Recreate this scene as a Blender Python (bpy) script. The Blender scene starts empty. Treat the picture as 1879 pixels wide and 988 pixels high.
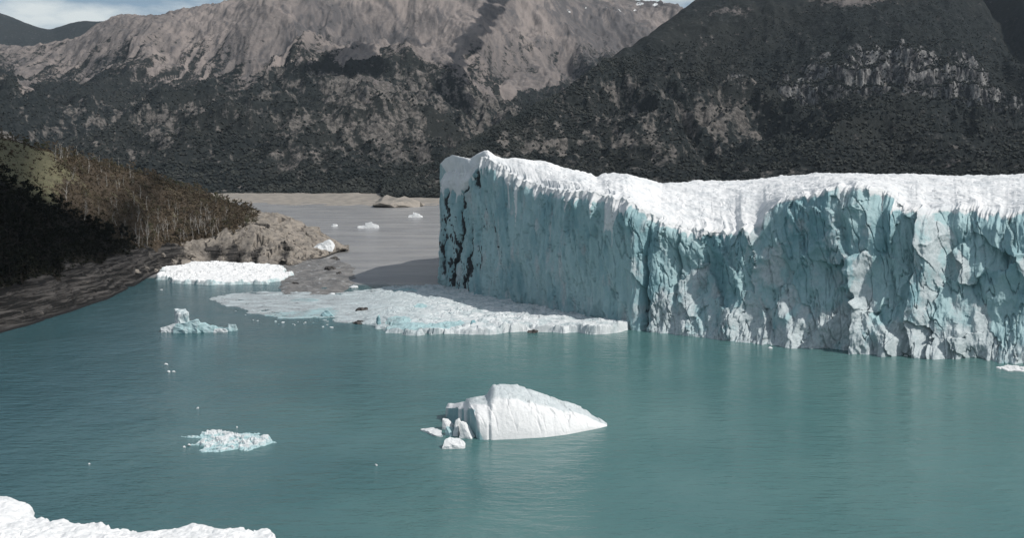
import bpy, bmesh, math, random
import numpy as np
from mathutils import Vector

# ---------------------------------------------------------------- camera, sky, sun, exposure
SC = bpy.context.scene
COL = SC.collection
FPX, CX, CY, H0, HOR = 1700.0, 939.5, 494.0, 70.0, 300.0       # focal length in photo pixels, camera height in metres
TH = math.atan((CY - HOR) / FPX)
CT, ST = math.cos(TH), math.sin(TH)
cam = bpy.data.cameras.new('camera')
cam.sensor_width = 36.0
cam.lens = 36.0 * FPX / 1879.0
cam.clip_start, cam.clip_end = 1.0, 60000.0
camo = bpy.data.objects.new('camera', cam)
COL.objects.link(camo)
camo.location = (0, 0, H0)
camo.rotation_euler = (math.radians(90) - TH, 0, 0)
SC.camera = camo

SUN_EL = math.radians(47.0)
SUN_H = Vector((0.915, -0.40, 0)).normalized()
SUN = Vector((SUN_H.x * math.cos(SUN_EL), SUN_H.y * math.cos(SUN_EL), math.sin(SUN_EL)))
sl = bpy.data.lights.new('sun', 'SUN')
sl.energy = 4.0
sl.angle = math.radians(0.5)
sl.color = (1.0, 0.955, 0.90)
so = bpy.data.objects.new('sun', sl)
COL.objects.link(so)
so.rotation_euler = SUN.to_track_quat('Z', 'Y').to_euler()
so.location = (300, -100, 400)

W = bpy.data.worlds.new('World')
SC.world = W
W.use_nodes = True
wt = W.node_tree
wt.nodes.clear()
def wn(t, **k):
    n = wt.nodes.new(t)
    for a, b in k.items(): setattr(n, a, b)
    return n
w_out = wn('ShaderNodeOutputWorld'); w_bg = wn('ShaderNodeBackground')
sky = wn('ShaderNodeTexSky', sky_type='NISHITA', sun_disc=False, sun_elevation=SUN_EL,
         sun_rotation=math.atan2(SUN_H.x, SUN_H.y), altitude=200.0, air_density=1.0, dust_density=1.2, ozone_density=1.0)
w_bg.inputs['Strength'].default_value = 0.085
w_tc = wn('ShaderNodeTexCoord'); w_map = wn('ShaderNodeMapping')
w_map.inputs['Scale'].default_value = (2.2, 2.2, 7.0)
w_map.inputs['Location'].default_value = (1.15, 0.4, 0.0)
w_no = wn('ShaderNodeTexNoise'); w_no.inputs['Scale'].default_value = 2.6; w_no.inputs['Detail'].default_value = 8; w_no.inputs['Roughness'].default_value = 0.58
w_cr = wn('ShaderNodeValToRGB')
w_cr.color_ramp.elements[0].position = 0.44; w_cr.color_ramp.elements[1].position = 0.62
w_mix = wn('ShaderNodeMix', data_type='RGBA')
w_mix.inputs['B'].default_value = (8.6, 9.3, 9.4, 1)
wt.links.new(w_tc.outputs['Generated'], w_map.inputs['Vector'])
wt.links.new(w_map.outputs[0], w_no.inputs['Vector'])
wt.links.new(w_no.outputs[0], w_cr.inputs[0])
wt.links.new(w_cr.outputs[0], w_mix.inputs['Factor'])
wt.links.new(sky.outputs[0], w_mix.inputs['A'])
wt.links.new(w_mix.outputs['Result'], w_bg.inputs[0])
wt.links.new(w_bg.outputs[0], w_out.inputs[0])

SC.view_settings.view_transform = 'Standard'
SC.view_settings.look = 'None'
SC.view_settings.exposure = 0.0
SC.view_settings.gamma = 1.0
SC.view_settings.use_curve_mapping = False

# ---------------------------------------------------------------- pixel -> world
def at_Y(px, py, Y):
    px = np.asarray(px, float); py = np.asarray(py, float)
    ry = (CY - py) / FPX
    t = Y / (CT + ry * ST)
    return (px - CX) / FPX * t, Y + 0 * t, H0 + t * (-ST + ry * CT)
def at_z(px, py, z=0.0):
    px = np.asarray(px, float); py = np.asarray(py, float)
    ry = (CY - py) / FPX
    t = (z - H0) / (-ST + ry * CT)
    return (px - CX) / FPX * t, (CT + ry * ST) * t, z + 0 * t
def pt(px, py, z=0.0):
    a = at_z(px, py, z)
    return Vector((float(a[0]), float(a[1]), float(a[2])))

# ---------------------------------------------------------------- noise
def _h(ix, iy, s):
    h = (ix.astype(np.int64) * 374761393 + iy.astype(np.int64) * 668265263 + s * 974711) & 0xFFFFFFFF
    h = ((h ^ (h >> 13)) * 1274126177) & 0xFFFFFFFF
    h = ((h ^ (h >> 16)) * 2246822519) & 0xFFFFFFFF
    return ((h ^ (h >> 15)) & 0xFFFFFF) / float(0x1000000)
def noise(x, y, s=0):
    x, y = np.broadcast_arrays(np.asarray(x, float), np.asarray(y, float))
    ix = np.floor(x); iy = np.floor(y); fx = x - ix; fy = y - iy
    ux = fx ** 3 * (fx * (fx * 6 - 15) + 10); uy = fy ** 3 * (fy * (fy * 6 - 15) + 10)
    def g(i, j):
        a = _h(ix + i, iy + j, s) * 2 * np.pi
        return np.cos(a) * (fx - i) + np.sin(a) * (fy - j)
    return 1.5 * ((g(0, 0) * (1 - ux) + g(1, 0) * ux) * (1 - uy) + (g(0, 1) * (1 - ux) + g(1, 1) * ux) * uy)
def fbm(x, y, o=5, s=0, gain=0.5, lac=2.03):
    a, f, r = 1.0, 1.0, 0.0
    for k in range(o):
        r = r + a * noise(x * f + 17.3 * k, y * f - 9.1 * k, s + k); a *= gain; f *= lac
    return r
def ridged(x, y, o=5, s=0, gain=0.5, lac=2.05):
    a, f, r, w = 1.0, 1.0, 0.0, 1.0
    for k in range(o):
        n = 1 - np.abs(noise(x * f + 5.7 * k, y * f + 3.3 * k, s + k)); n = n * n
        r = r + a * n * w; w = np.clip(n * 1.6, 0, 1); a *= gain; f *= lac
    return r
def worley(x, y, s=0):
    x, y = np.broadcast_arrays(np.asarray(x, float), np.asarray(y, float))
    ix = np.floor(x); iy = np.floor(y)
    f1 = np.full(x.shape, 9.0); f2 = np.full(x.shape, 9.0)
    ci = np.zeros(x.shape); cj = np.zeros(x.shape); dx1 = np.zeros(x.shape); dy1 = np.zeros(x.shape)
    for i in (-1, 0, 1):
        for j in (-1, 0, 1):
            a, b = ix + i, iy + j
            dx = x - (a + _h(a, b, s)); dy = y - (b + _h(a, b, s + 1))
            d = np.sqrt(dx * dx + dy * dy)
            c = d < f1
            f2 = np.where(c, f1, np.minimum(f2, d))
            f1 = np.where(c, d, f1)
            ci = np.where(c, a, ci); cj = np.where(c, b, cj); dx1 = np.where(c, dx, dx1); dy1 = np.where(c, dy, dy1)
    return f1, f2, ci, cj, dx1, dy1
def sst(a, b, x):
    t = np.clip((x - a) / (b - a), 0, 1)
    return t * t * (3 - 2 * t)
def smooth1(a, n):
    if n < 2: return a
    k = np.ones(n) / n
    p = np.concatenate([np.full(n, a[0]), a, np.full(n, a[-1])])
    return np.convolve(p, k, 'same')[n:-n]
def pchip(V, q):
    """V: (K, N) values at 0..K-1, q: (R,) -> (R, N) monotone cubic"""
    K = V.shape[0]
    d = np.diff(V, axis=0)
    m = np.zeros_like(V)
    m[0] = d[0]; m[-1] = d[-1]
    for k in range(1, K - 1):
        same = d[k - 1] * d[k] > 0
        hm = np.where(same, 2 * d[k - 1] * d[k] / np.where(same, d[k - 1] + d[k], 1), 0)
        m[k] = hm
    i = np.clip(np.floor(q).astype(int), 0, K - 2); f = (q - i)[:, None]
    h00 = 2 * f ** 3 - 3 * f ** 2 + 1; h10 = f ** 3 - 2 * f ** 2 + f; h01 = -2 * f ** 3 + 3 * f ** 2; h11 = f ** 3 - f ** 2
    return h00 * V[i] + h10 * m[i] + h01 * V[i + 1] + h11 * m[i + 1]
def polydist(x, y, P):
    """signed distance to polygon, positive inside"""
    d = np.full(x.shape, 1e9); ins = np.zeros(x.shape, bool)
    n = len(P)
    for k in range(n):
        ax, ay = P[k]; bx, by = P[(k + 1) % n]
        ex, ey = bx - ax, by - ay
        t = np.clip(((x - ax) * ex + (y - ay) * ey) / (ex * ex + ey * ey + 1e-9), 0, 1)
        d = np.minimum(d, np.hypot(x - ax - t * ex, y - ay - t * ey))
        c = ((ay > y) != (by > y)) & (x < (bx - ax) * (y - ay) / (by - ay + 1e-12) + ax)
        ins ^= c
    return np.where(ins, d, -d)

# ---------------------------------------------------------------- mesh helpers
def mesh(name, V, F, mat, attrs=None, smooth=True, parent=None):
    V = np.asarray(V, np.float32).reshape(-1, 3); F = np.asarray(F, np.int32)
    me = bpy.data.meshes.new(name)
    me.vertices.add(len(V)); me.vertices.foreach_set('co', V.ravel())
    n = F.shape[1]
    me.loops.add(F.size); me.loops.foreach_set('vertex_index', F.ravel())
    me.polygons.add(len(F))
    me.polygons.foreach_set('loop_start', np.arange(0, F.size, n, dtype=np.int32))
    me.polygons.foreach_set('loop_total', np.full(len(F), n, np.int32))
    me.update(calc_edges=True)
    me.polygons.foreach_set('use_smooth', np.full(len(F), smooth, bool))
    for k, a in (attrs or {}).items():
        at = me.attributes.new(k, 'FLOAT', 'POINT'); at.data.foreach_set('value', np.asarray(a, np.float32).ravel())
    me.materials.append(mat)
    o = bpy.data.objects.new(name, me); COL.objects.link(o)
    if parent is not None: o.parent = parent
    return o
def gridF(R, C, flip=False, off=0):
    i = np.arange(R - 1)[:, None] * C + np.arange(C - 1)[None]
    q = np.stack([i, i + 1, i + C + 1, i + C], -1).reshape(-1, 4) + off
    return q[:, ::-1] if flip else q
def tag(o, label=None, cat=None, group=None, kind=None):
    if label: o['label'] = label
    if cat: o['category'] = cat
    if group: o['group'] = group
    if kind: o['kind'] = kind
    return o
def empty(name, loc):
    o = bpy.data.objects.new(name, None); COL.objects.link(o); o.location = loc
    o.empty_display_size = 1.0
    return o
def loft(lines, xs, rows, sm=1):
    """lines: list of (xlist, pylist, Ylist) or ('z', xlist, zlist, Ylist); returns X,Y,Z grids (sum(rows)+1, N)"""
    PX, PY, PZ = [], [], []
    for L in lines:
        if L[0] == 'z':
            z = smooth1(np.interp(xs, L[1], L[2]), sm); Y = smooth1(np.interp(xs, L[1], L[3]), sm)
            X = (xs - CX) / FPX * (Y * CT - (z - H0) * ST)
        else:
            py = smooth1(np.interp(xs, L[0], L[1]), sm); Y = smooth1(np.interp(xs, L[0], L[2]), sm)
            X, Y, z = at_Y(xs, py, Y)
        PX.append(X); PY.append(Y); PZ.append(z)
    q = np.concatenate([k + np.arange(r) / r for k, r in enumerate(rows)] + [[len(rows)]])
    return pchip(np.array(PX), q), pchip(np.array(PY), q), pchip(np.array(PZ), q), q
def stackV(X, Y, Z): return np.stack([X, Y, Z], -1).reshape(-1, 3)

# ---------------------------------------------------------------- materials
class M:
    def __init__(s, name, rough=0.8, spec=0.3):
        s.m = bpy.data.materials.new(name); s.m.use_nodes = True
        s.t = s.m.node_tree; s.n = s.t.nodes
        s.b = s.n['Principled BSDF']
        s.b.inputs['Roughness'].default_value = rough
        s.b.inputs['Specular IOR Level'].default_value = spec
    def node(s, t, **k):
        n = s.n.new(t)
        for a, b in k.items(): setattr(n, a, b)
        return n
    def link(s, a, b): s.t.links.new(a, b)
    def put(s, sock, v):
        if hasattr(v, 'is_output'): s.link(v, sock)
        elif isinstance(v, tuple) and len(v) == 3: sock.default_value = (*v, 1)
        else: sock.default_value = v
    def attr(s, name): return s.node('ShaderNodeAttribute', attribute_name=name).outputs['Fac']
    def pos(s): return s.node('ShaderNodeNewGeometry').outputs['Position']
    def obj(s): return s.node('ShaderNodeTexCoord').outputs['Object']
    def map(s, vec, scale, rot=(0, 0, 0)):
        n = s.node('ShaderNodeMapping'); n.inputs['Scale'].default_value = scale; n.inputs['Rotation'].default_value = rot
        s.link(vec, n.inputs[0]); return n.outputs[0]
    def noise(s, vec, scale, detail=5, rough=0.55, dist=0.0):
        n = s.node('ShaderNodeTexNoise'); s.link(vec, n.inputs['Vector'])
        n.inputs['Scale'].default_value = scale; n.inputs['Detail'].default_value = detail
        n.inputs['Roughness'].default_value = rough; n.inputs['Distortion'].default_value = dist
        return n.outputs[0]
    def vor(s, vec, scale, feature='F1', out=0):
        n = s.node('ShaderNodeTexVoronoi', feature=feature); s.link(vec, n.inputs['Vector']); n.inputs['Scale'].default_value = scale
        return n.outputs[out]
    def ss(s, v, a, b, lo=0.0, hi=1.0):
        n = s.node('ShaderNodeMapRange', interpolation_type='SMOOTHSTEP')
        s.put(n.inputs[0], v)
        for i, x in zip((1, 2, 3, 4), (a, b, lo, hi)): n.inputs[i].default_value = x
        return n.outputs[0]
    def math(s, op, a, b=0.0):
        n = s.node('ShaderNodeMath', operation=op); s.put(n.inputs[0], a); s.put(n.inputs[1], b); return n.outputs[0]
    def mix(s, f, a, b):
        n = s.node('ShaderNodeMix', data_type='RGBA'); s.put(n.inputs['Factor'], f); s.put(n.inputs['A'], a); s.put(n.inputs['B'], b)
        return n.outputs['Result']
    def color(s, c): s.put(s.b.inputs['Base Color'], c)
    def bump(s, h, strength=0.5, dist=1.0):
        n = s.node('ShaderNodeBump'); s.put(n.inputs['Height'], h); n.inputs['Strength'].default_value = strength
        n.inputs['Distance'].default_value = dist; s.link(n.outputs[0], s.b.inputs['Normal'])

SNOW = (0.685, 0.693, 0.696)
CRUST = (0.35, 0.41, 0.425)
RIME = (0.47, 0.525, 0.54)
BLUE = (0.325, 0.465, 0.485)
DEEP = (0.20, 0.345, 0.38)

def mat_ice(name, fine=0.35, dirt=True):
    m = M(name, 0.55, 0.25)
    p = m.pos()
    w = m.attr('white'); c = m.attr('deep')
    n1 = m.noise(m.map(p, (1, 1, 0.5)), 0.25, 7, 0.66); n2 = m.noise(m.map(p, (1, 1, 0.45)), 1.3, 8, 0.70)
    blue = m.mix(m.ss(m.math('ADD', c, m.math('MULTIPLY', m.math('SUBTRACT', n1, 0.5), 0.7)), 0.25, 0.8), BLUE, DEEP)
    wf = m.ss(m.math('ADD', w, m.math('MULTIPLY', m.math('ADD', m.math('SUBTRACT', n2, 0.5), m.math('SUBTRACT', n1, 0.5)), 0.75)), 0.30, 0.74)
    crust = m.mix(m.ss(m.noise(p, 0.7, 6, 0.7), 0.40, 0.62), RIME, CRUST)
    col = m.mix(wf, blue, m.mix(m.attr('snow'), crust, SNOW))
    col = m.mix(m.math('MULTIPLY', m.attr('grime'), m.ss(n2, 0.36, 0.56)), col, (0.24, 0.255, 0.265))
    if dirt:
        d = m.attr('dirt')
        dn = m.noise(m.map(p, (1.0, 1.0, 0.25)), 1.1, 6, 0.65, 0.6)
        df = m.ss(m.math('ADD', d, m.math('MULTIPLY', m.math('SUBTRACT', dn, 0.5), 0.9)), 0.42, 0.66)
        col = m.mix(df, col, (0.035, 0.04, 0.045))
    m.color(col)
    m.bump(m.math('ADD', m.noise(p, 0.9, 6, 0.65), m.math('MULTIPLY', m.noise(p, 4.5, 3, 0.6), 0.3)), fine, 0.9)
    return m.m
MAT_ICE = mat_ice('glacier_ice')

def mat_snow():
    m = M('glacier_snow', 0.7, 0.15)
    p = m.pos()
    n = m.noise(m.map(p, (1, 1, 1)), 0.12, 7, 0.62)
    c = m.mix(m.ss(n, 0.42, 0.70), SNOW, (0.55, 0.575, 0.59))
    c = m.mix(m.math('MULTIPLY', m.ss(m.noise(p, 0.6, 5, 0.7), 0.62, 0.75), 0.45), c, (0.40, 0.44, 0.47))
    m.color(c)
    m.bump(m.math('ADD', m.noise(p, 0.35, 6, 0.7), m.math('MULTIPLY', m.noise(p, 1.6, 4, 0.6), 0.3)), 0.24, 1.2)
    return m.m
MAT_SNOW = mat_snow()

def mat_ground():
    """mountain slopes: scree, vegetation, bare rock, snow flecks, from attributes plus fine noise"""
    m = M('mountain_ground', 0.95, 0.05)
    p = m.pos()
    fine = m.noise(p, 0.035, 9, 0.76); fine2 = m.noise(p, 0.07, 5, 0.7); big = m.noise(p, 0.0025, 5, 0.6)
    jit = m.math('MULTIPLY', m.math('SUBTRACT', fine, 0.5), 1.7)
    scree = m.mix(m.ss(fine, 0.36, 0.66), (0.215, 0.190, 0.178), (0.108, 0.100, 0.099))
    scree = m.mix(m.ss(big, 0.40, 0.62), scree, (0.255, 0.222, 0.205))
    scree = m.mix(m.attr('grey'), scree, (0.098, 0.093, 0.095))
    veg = m.mix(m.ss(fine2, 0.35, 0.65), (0.010, 0.0135, 0.0145), (0.028, 0.032, 0.032))
    veg = m.mix(m.math('MULTIPLY', m.ss(big, 0.45, 0.62), 0.6), veg, (0.028, 0.030, 0.028))
    rock = m.mix(m.ss(fine2, 0.38, 0.62), (0.060, 0.057, 0.054), (0.150, 0.139, 0.129))
    col = m.mix(m.ss(m.math('ADD', m.attr('bare'), jit), 0.34, 0.70), veg, rock)
    col = m.mix(m.ss(m.math('ADD', m.attr('scree'), m.math('MULTIPLY', jit, 1.9)), 0.26, 0.74), col, scree)
    col = m.mix(m.ss(m.math('ADD', m.attr('snow'), jit), 0.60, 0.75), col, (0.75, 0.77, 0.78))
    cl = m.mix(m.ss(m.noise(m.map(p, (1, 1, 0.35)), 0.05, 6, 0.72), 0.42, 0.62), (0.035, 0.036, 0.040), (0.25, 0.245, 0.24))
    col = m.mix(m.ss(m.math('ADD', m.attr('cliff'), m.math('MULTIPLY', jit, 0.8)), 0.45, 0.65), col, cl)
    m.color(col)
    m.bump(m.math('ADD', fine, m.math('MULTIPLY', fine2, 0.4)), 0.6, 14.0)
    return m.m
MAT_GROUND = mat_ground()

def mat_headland():
    m = M('headland_ground', 0.9, 0.1)
    p = m.pos()
    rot = m.map(p, (0.05, 0.05, 1.0), (math.radians(18), math.radians(-22), math.radians(25)))
    band = m.noise(rot, 0.85, 8, 0.72, 0.4)
    n = m.noise(p, 0.16, 7, 0.65); n2 = m.noise(p, 0.9, 5, 0.65)
    pale = m.mix(m.ss(n, 0.35, 0.65), (0.32, 0.283, 0.24), (0.20, 0.182, 0.162))
    pale = m.mix(m.ss(m.noise(m.map(p, (0.8, 1, 0.4)), 0.5, 7, 0.72), 0.52, 0.66), pale, (0.085, 0.076, 0.070))
    pale = m.mix(m.math('MULTIPLY', m.ss(band, 0.55, 0.68), 0.7), pale, (0.06, 0.055, 0.052))
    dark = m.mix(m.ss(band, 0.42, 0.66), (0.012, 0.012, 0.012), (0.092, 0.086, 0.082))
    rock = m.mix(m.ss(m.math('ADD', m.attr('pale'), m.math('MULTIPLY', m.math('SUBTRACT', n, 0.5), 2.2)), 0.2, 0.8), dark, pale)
    soil = m.mix(m.ss(n2, 0.35, 0.65), (0.040, 0.032, 0.024), (0.085, 0.066, 0.048))
    grass = m.mix(m.ss(n2, 0.35, 0.65), (0.095, 0.095, 0.055), (0.165, 0.152, 0.098))
    veg = m.mix(m.ss(m.math('ADD', m.attr('grass'), m.math('MULTIPLY', m.math('SUBTRACT', n, 0.5), 1.4)), 0.30, 0.70), soil, grass)
    veg = m.mix(m.attr('shade_paint'), veg, m.mix(m.ss(n2, 0.35, 0.65), (0.012, 0.011, 0.009), (0.030, 0.026, 0.021)))  # shade under the wood painted onto the ground
    f = m.ss(m.math('ADD', m.attr('rock'), m.math('MULTIPLY', m.math('SUBTRACT', n, 0.5), 0.7)), 0.38, 0.62)
    c = m.mix(f, veg, rock)
    wet = m.ss(m.attr('hgt'), 0.2, 1.6)
    c = m.mix(wet, (0.016, 0.016, 0.017), c)
    m.color(c)
    m.bump(m.math('ADD', m.math('MULTIPLY', band, 1.2), m.math('MULTIPLY', n2, 0.5)), 0.7, 1.4)
    return m.m
MAT_HEAD = mat_headland()

def mat_water():
    m = M('lake_water', 0.09, 0.5)
    m.b.inputs['IOR'].default_value = 1.33
    p = m.pos()
    sep = m.node('ShaderNodeSeparateXYZ'); m.link(p, sep.inputs[0])
    big = m.noise(m.map(p, (1, 1.0, 1)), 0.011, 5, 0.55)
    teal = m.mix(m.ss(big, 0.36, 0.62), (0.058, 0.140, 0.139), (0.079, 0.166, 0.161))
    lx = m.ss(m.math('ADD', sep.outputs[0], m.math('MULTIPLY', m.math('SUBTRACT', big, 0.5), 120.0)), -150.0, 20.0)
    teal = m.mix(lx, (0.032, 0.085, 0.098), teal)
    wob = m.math('MULTIPLY', m.math('SUBTRACT', m.noise(p, 0.03, 5, 0.6), 0.5), 60.0)
    lag = m.ss(m.math('ADD', m.math('ADD', sep.outputs[1], wob), m.math('MULTIPLY', sep.outputs[0], 0.27)), 500.0, 522.0)
    m.link(m.ss(lag, 0.0, 1.0, 0.15, 0.24), m.b.inputs['Roughness'])
    silt = m.mix(m.ss(m.noise(m.map(p, (0.010, 0.035, 1)), 1.0, 6, 0.65), 0.38, 0.62), (0.235, 0.237, 0.24), (0.315, 0.312, 0.305))
    col = m.mix(lag, teal, silt)
    m.color(col)
    r1 = m.noise(m.map(p, (0.55, 1.0, 1.0), (0, 0, math.radians(14))), 0.75, 4, 0.6)
    r2 = m.noise(m.map(p, (0.6, 1.0, 1.0), (0, 0, math.radians(-9))), 0.16, 3, 0.55)
    r3 = m.noise(p, 3.0, 2, 0.5)
    gust = m.ss(m.noise(p, 0.02, 4, 0.6), 0.35, 0.65, 0.45, 1.0)
    r4 = m.noise(m.map(p, (0.14, 0.42, 1.0), (0, 0, math.radians(7))), 1.0, 4, 0.6)
    hgt = m.math('ADD', m.math('MULTIPLY', r4, 0.75), m.math('ADD', m.math('ADD', m.math('MULTIPLY', r1, 0.22), m.math('MULTIPLY', r2, 0.45)), m.math('MULTIPLY', r3, 0.03)))
    m.bump(m.math('MULTIPLY', hgt, gust), 0.85, 1.0)
    return m.m
MAT_WATER = mat_water()

def mat_simple(name, a, b, scale=1.0, rough=0.9, spec=0.1, bump=0.3, coord='pos'):
    m = M(name, rough, spec)
    p = m.pos() if coord == 'pos' else m.obj()
    n = m.noise(p, scale, 5, 0.62)
    m.color(m.mix(m.ss(n, 0.36, 0.64), a, b))
    if bump: m.bump(n, bump, 0.3 / max(scale, 0.05))
    return m.m
def mat_leaf(name, a, b, c):
    m = M(name, 0.9, 0.05)
    oi = m.node('ShaderNodeObjectInfo').outputs['Random']
    n = m.noise(m.pos(), 0.35, 4, 0.65)
    col = m.mix(m.ss(n, 0.34, 0.66), a, b)
    m.color(m.mix(m.ss(oi, 0.45, 1.0, 0.0, 0.75), col, c))
    return m.m
MAT_BARK = mat_simple('pale_bark', (0.22, 0.205, 0.185), (0.12, 0.11, 0.10), 1.5, coord='obj')
MAT_SHADEDBARK = mat_simple('shaded_bark', (0.050, 0.046, 0.042), (0.025, 0.023, 0.021), 1.5, coord='obj')  # bark darkened to paint in the shade over these trees
MAT_SNAG = mat_simple('bleached_wood', (0.36, 0.345, 0.32), (0.20, 0.19, 0.175), 1.2, coord='obj')
MAT_BROWN = mat_leaf('brown_foliage', (0.085, 0.068, 0.047), (0.138, 0.110, 0.080), (0.092, 0.090, 0.055))
MAT_OLIVE = mat_leaf('olive_foliage', (0.040, 0.045, 0.022), (0.085, 0.085, 0.042), (0.060, 0.052, 0.030))
MAT_SHADED = mat_leaf('shaded_foliage', (0.009, 0.011, 0.008), (0.019, 0.020, 0.014), (0.014, 0.015, 0.010))  # leaf colour darkened to carry the shade on the left bank
MAT_ROCK = mat_simple('dark_rock', (0.030, 0.030, 0.031), (0.105, 0.098, 0.092), 0.5, bump=0.6)
MAT_BOULDER = mat_simple('grey_boulder', (0.10, 0.092, 0.084), (0.26, 0.232, 0.20), 0.5, bump=0.6)
MAT_SHORE = mat_simple('shore_gravel', (0.30, 0.27, 0.235), (0.20, 0.185, 0.165), 0.05)
def mat_bar():
    m = M('wet_gravel', 0.55, 0.35)
    p = m.pos(); n = m.noise(p, 0.12, 7, 0.7); n2 = m.noise(m.map(p, (0.5, 1, 1)), 0.35, 6, 0.72)
    c = m.mix(m.ss(n, 0.36, 0.62), (0.20, 0.19, 0.18), (0.10, 0.097, 0.093))
    m.color(m.mix(m.ss(n2, 0.585, 0.66), c, (0.52, 0.54, 0.55)))
    m.bump(n2, 0.5, 1.0)
    return m.m
MAT_BAR = mat_bar()
MAT_FOREST = mat_simple('forest_green', (0.016, 0.020, 0.0195), (0.040, 0.043, 0.039), 0.011, bump=0)
MAT_CASTER = mat_simple('caster_white', (0.80, 0.80, 0.80), (0.85, 0.85, 0.85), 0.01, bump=0)  # for the added shadow casters overhead

# ---------------------------------------------------------------- water
me_w = np.array([[-9000, -1500, 0], [9000, -1500, 0], [9000, 11500, 0], [-9000, 11500, 0]], float)
tag(mesh('water', me_w, np.array([[0, 1, 2, 3]]), MAT_WATER, smooth=False), kind='structure')

# ---------------------------------------------------------------- mountains
def slopes(X, Y, Z):
    dzr = np.gradient(Z, axis=0); dr = np.hypot(np.gradient(X, axis=0), np.gradient(Y, axis=0)) + 1e-3
    return dzr / dr

# far range behind the left end of the massif
xs = np.linspace(-700, 420, 220)
X, Y, Z, q = loft([('z', [-700, 420], [300, 300], [7600, 7600]),
                   ([-700, -300, -60, 0, 40, 90, 130, 180, 215, 260, 320, 420], [60, 20, 22, 25, 34, 47, 42, 40, 37, 42, 60, 80], [9200] * 12),
                   ('z', [-700, 420], [500, 500], [10500, 10500])], xs, [60, 30], 3)
Z = Z + fbm(X / 700, Y / 700, 6, 91) * 45 * sst(0, 0.6, q)[:, None]
z0 = np.zeros(Z.shape)
tag(mesh('far_mountain', stackV(X, Y, Z), gridF(*X.shape), MAT_GROUND,
         dict(scree=z0, bare=0.25 + z0, snow=z0, cliff=z0, grey=z0)), kind='structure')

# the broad massif on the left
xs = np.linspace(-420, 1480, 1000)
skx = [-420, -200, 0, 60, 140, 180, 225, 290, 330, 410, 440, 550, 640, 700, 850, 1000, 1080, 1120, 1165, 1200, 1240, 1300, 1480]
sky_y = [70, 95, 88, 86, 80, 60, 40, 38, 25, 5, -6, -46, -60, -70, -58, -32, -6, 0, 11, 11, 15, 40, 120]
X, Y, Z, q = loft([
    ('z', [-420, 1480], [-14, -14], [1900, 1900]),
    ('z', [-420, 1480], [4, 4], [1985, 1985]),
    ([-420, 0, 300, 480, 650, 800, 900, 1480], [255, 262, 290, 308, 316, 318, 318, 318], [2500, 2500, 2350, 2300, 2250, 2250, 2300, 2300]),
    ([-420, 0, 200, 380, 470, 560, 700, 780, 830, 880, 960, 1100, 1480], [170, 165, 165, 150, 118, 108, 110, 138, 168, 205, 205, 170, 200],
     [3600, 3600, 3500, 3500, 3500, 3550, 3600, 3600, 3500, 3400, 3600, 4200, 4200]),
    ([-420, 0, 200, 380, 470, 560, 700, 780, 830, 880, 960, 1040, 1100, 1480], [160, 145, 140, 118, 98, 96, 98, 112, 130, 150, 150, 130, 110, 150],
     [4100, 4100, 4000, 4000, 4000, 4100, 4200, 4200, 4100, 4000, 4300, 4600, 4800, 4800]),
    (skx, sky_y, [5000] * 9 + [5100, 5200, 5300, 5400, 5500, 5600, 6000, 6200, 6300, 6400, 6400, 6500, 6500, 6500]),
    ('z', [-420, 1480], [200, 300], [7800, 8600])], xs, [8, 70, 130, 60, 150, 40], 13)
qq = q[:, None] + 0 * X
env = sst(1.0, 2.6, qq) * (1 - 0.72 * sst(4.2, 5.0, qq))
wx = X + 160 * fbm(X / 700, Y / 700, 3, 7); wy = Y + 160 * fbm(X / 700, Y / 700, 3, 8)
Z = Z + env * (115 * (ridged(wx / 900, wy / 1500, 6, 3) - 0.95)) * (1 - 0.35 * sst(3.4, 4.4, qq))
hi = sst(3.2, 4.4, qq)
Z = Z + env * 70 * (ridged((wx + 0.55 * wy) / 620, wy / 1900, 6, 5, 0.36) - 0.95) * (0.35 + 0.9 * hi)
Z = Z + env * 8 * (ridged(wx / 170, wy / 900, 5, 11, 0.4) - 0.9) * (0.8 + hi)
Z = Z + env * 16 * (ridged(wx / 130, wy / 210, 5, 13) - 0.9) * (1 - 0.88 * hi)
Z = Z + env * 15 * fbm(X / 75, Y / 110, 6, 19, 0.58) * (1 - 0.75 * hi) + sst(1.0, 1.6, qq) * 7 * fbm(X / 45, Y / 60, 4, 21)
Z = Z + hi * (1 - sst(5.0, 5.5, qq)) * 9 * (ridged(X / 75, Y / 160, 4, 33) - 0.9)
chute = fbm(wx / 150, wy / 1300, 5, 41, 0.55)
tl = 575 + 60 * sst(-300, 500, X) + 80 * fbm(X / 38, Y / 420, 5, 42, 0.6) + 150 * chute + 70 * fbm(X / 400, Y / 400, 3, 44)
scree = sst(-270, 190, Z - tl)
scree = np.maximum(scree, 0.9 * sst(0.52, 0.72, chute + 0.25 * sst(250, 560, Z) - 0.02) * sst(230, 380, Z))
bare = 0.27 + 0.30 * fbm((X + 0.5 * Y) / 190, (Y - 0.5 * X) / 420, 5, 51, 0.6) + 0.36 * fbm((X + 0.45 * Y) / 40, (Y - 0.45 * X) / 150, 6, 52, 0.75) - 0.16 * sst(-350, -900, X) + 0.14 * sst(2300, 3000, Y) * (1 - sst(3300, 4000, Y)) - 0.20 * sst(2300, 2080, Y)
bare = bare - 0.22 * sst(3500, 3900, Y) * (1 - sst(4300, 4600, Y))
grey = 0.75 * sst(0.05, 0.5, fbm(X / 600, Y / 800, 4, 61) + 0.8 * sst(60, 330, X) - 0.15)
strk = fbm((wx + 0.25 * wy) / 17, wy / 330, 5, 62, 0.62)
out = np.clip(ridged(X / 120, Y / 260, 5, 63) - 1.05, 0, 1)
grey = np.clip(grey + 0.55 * strk + 1.1 * out, 0, 1.25)
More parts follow.
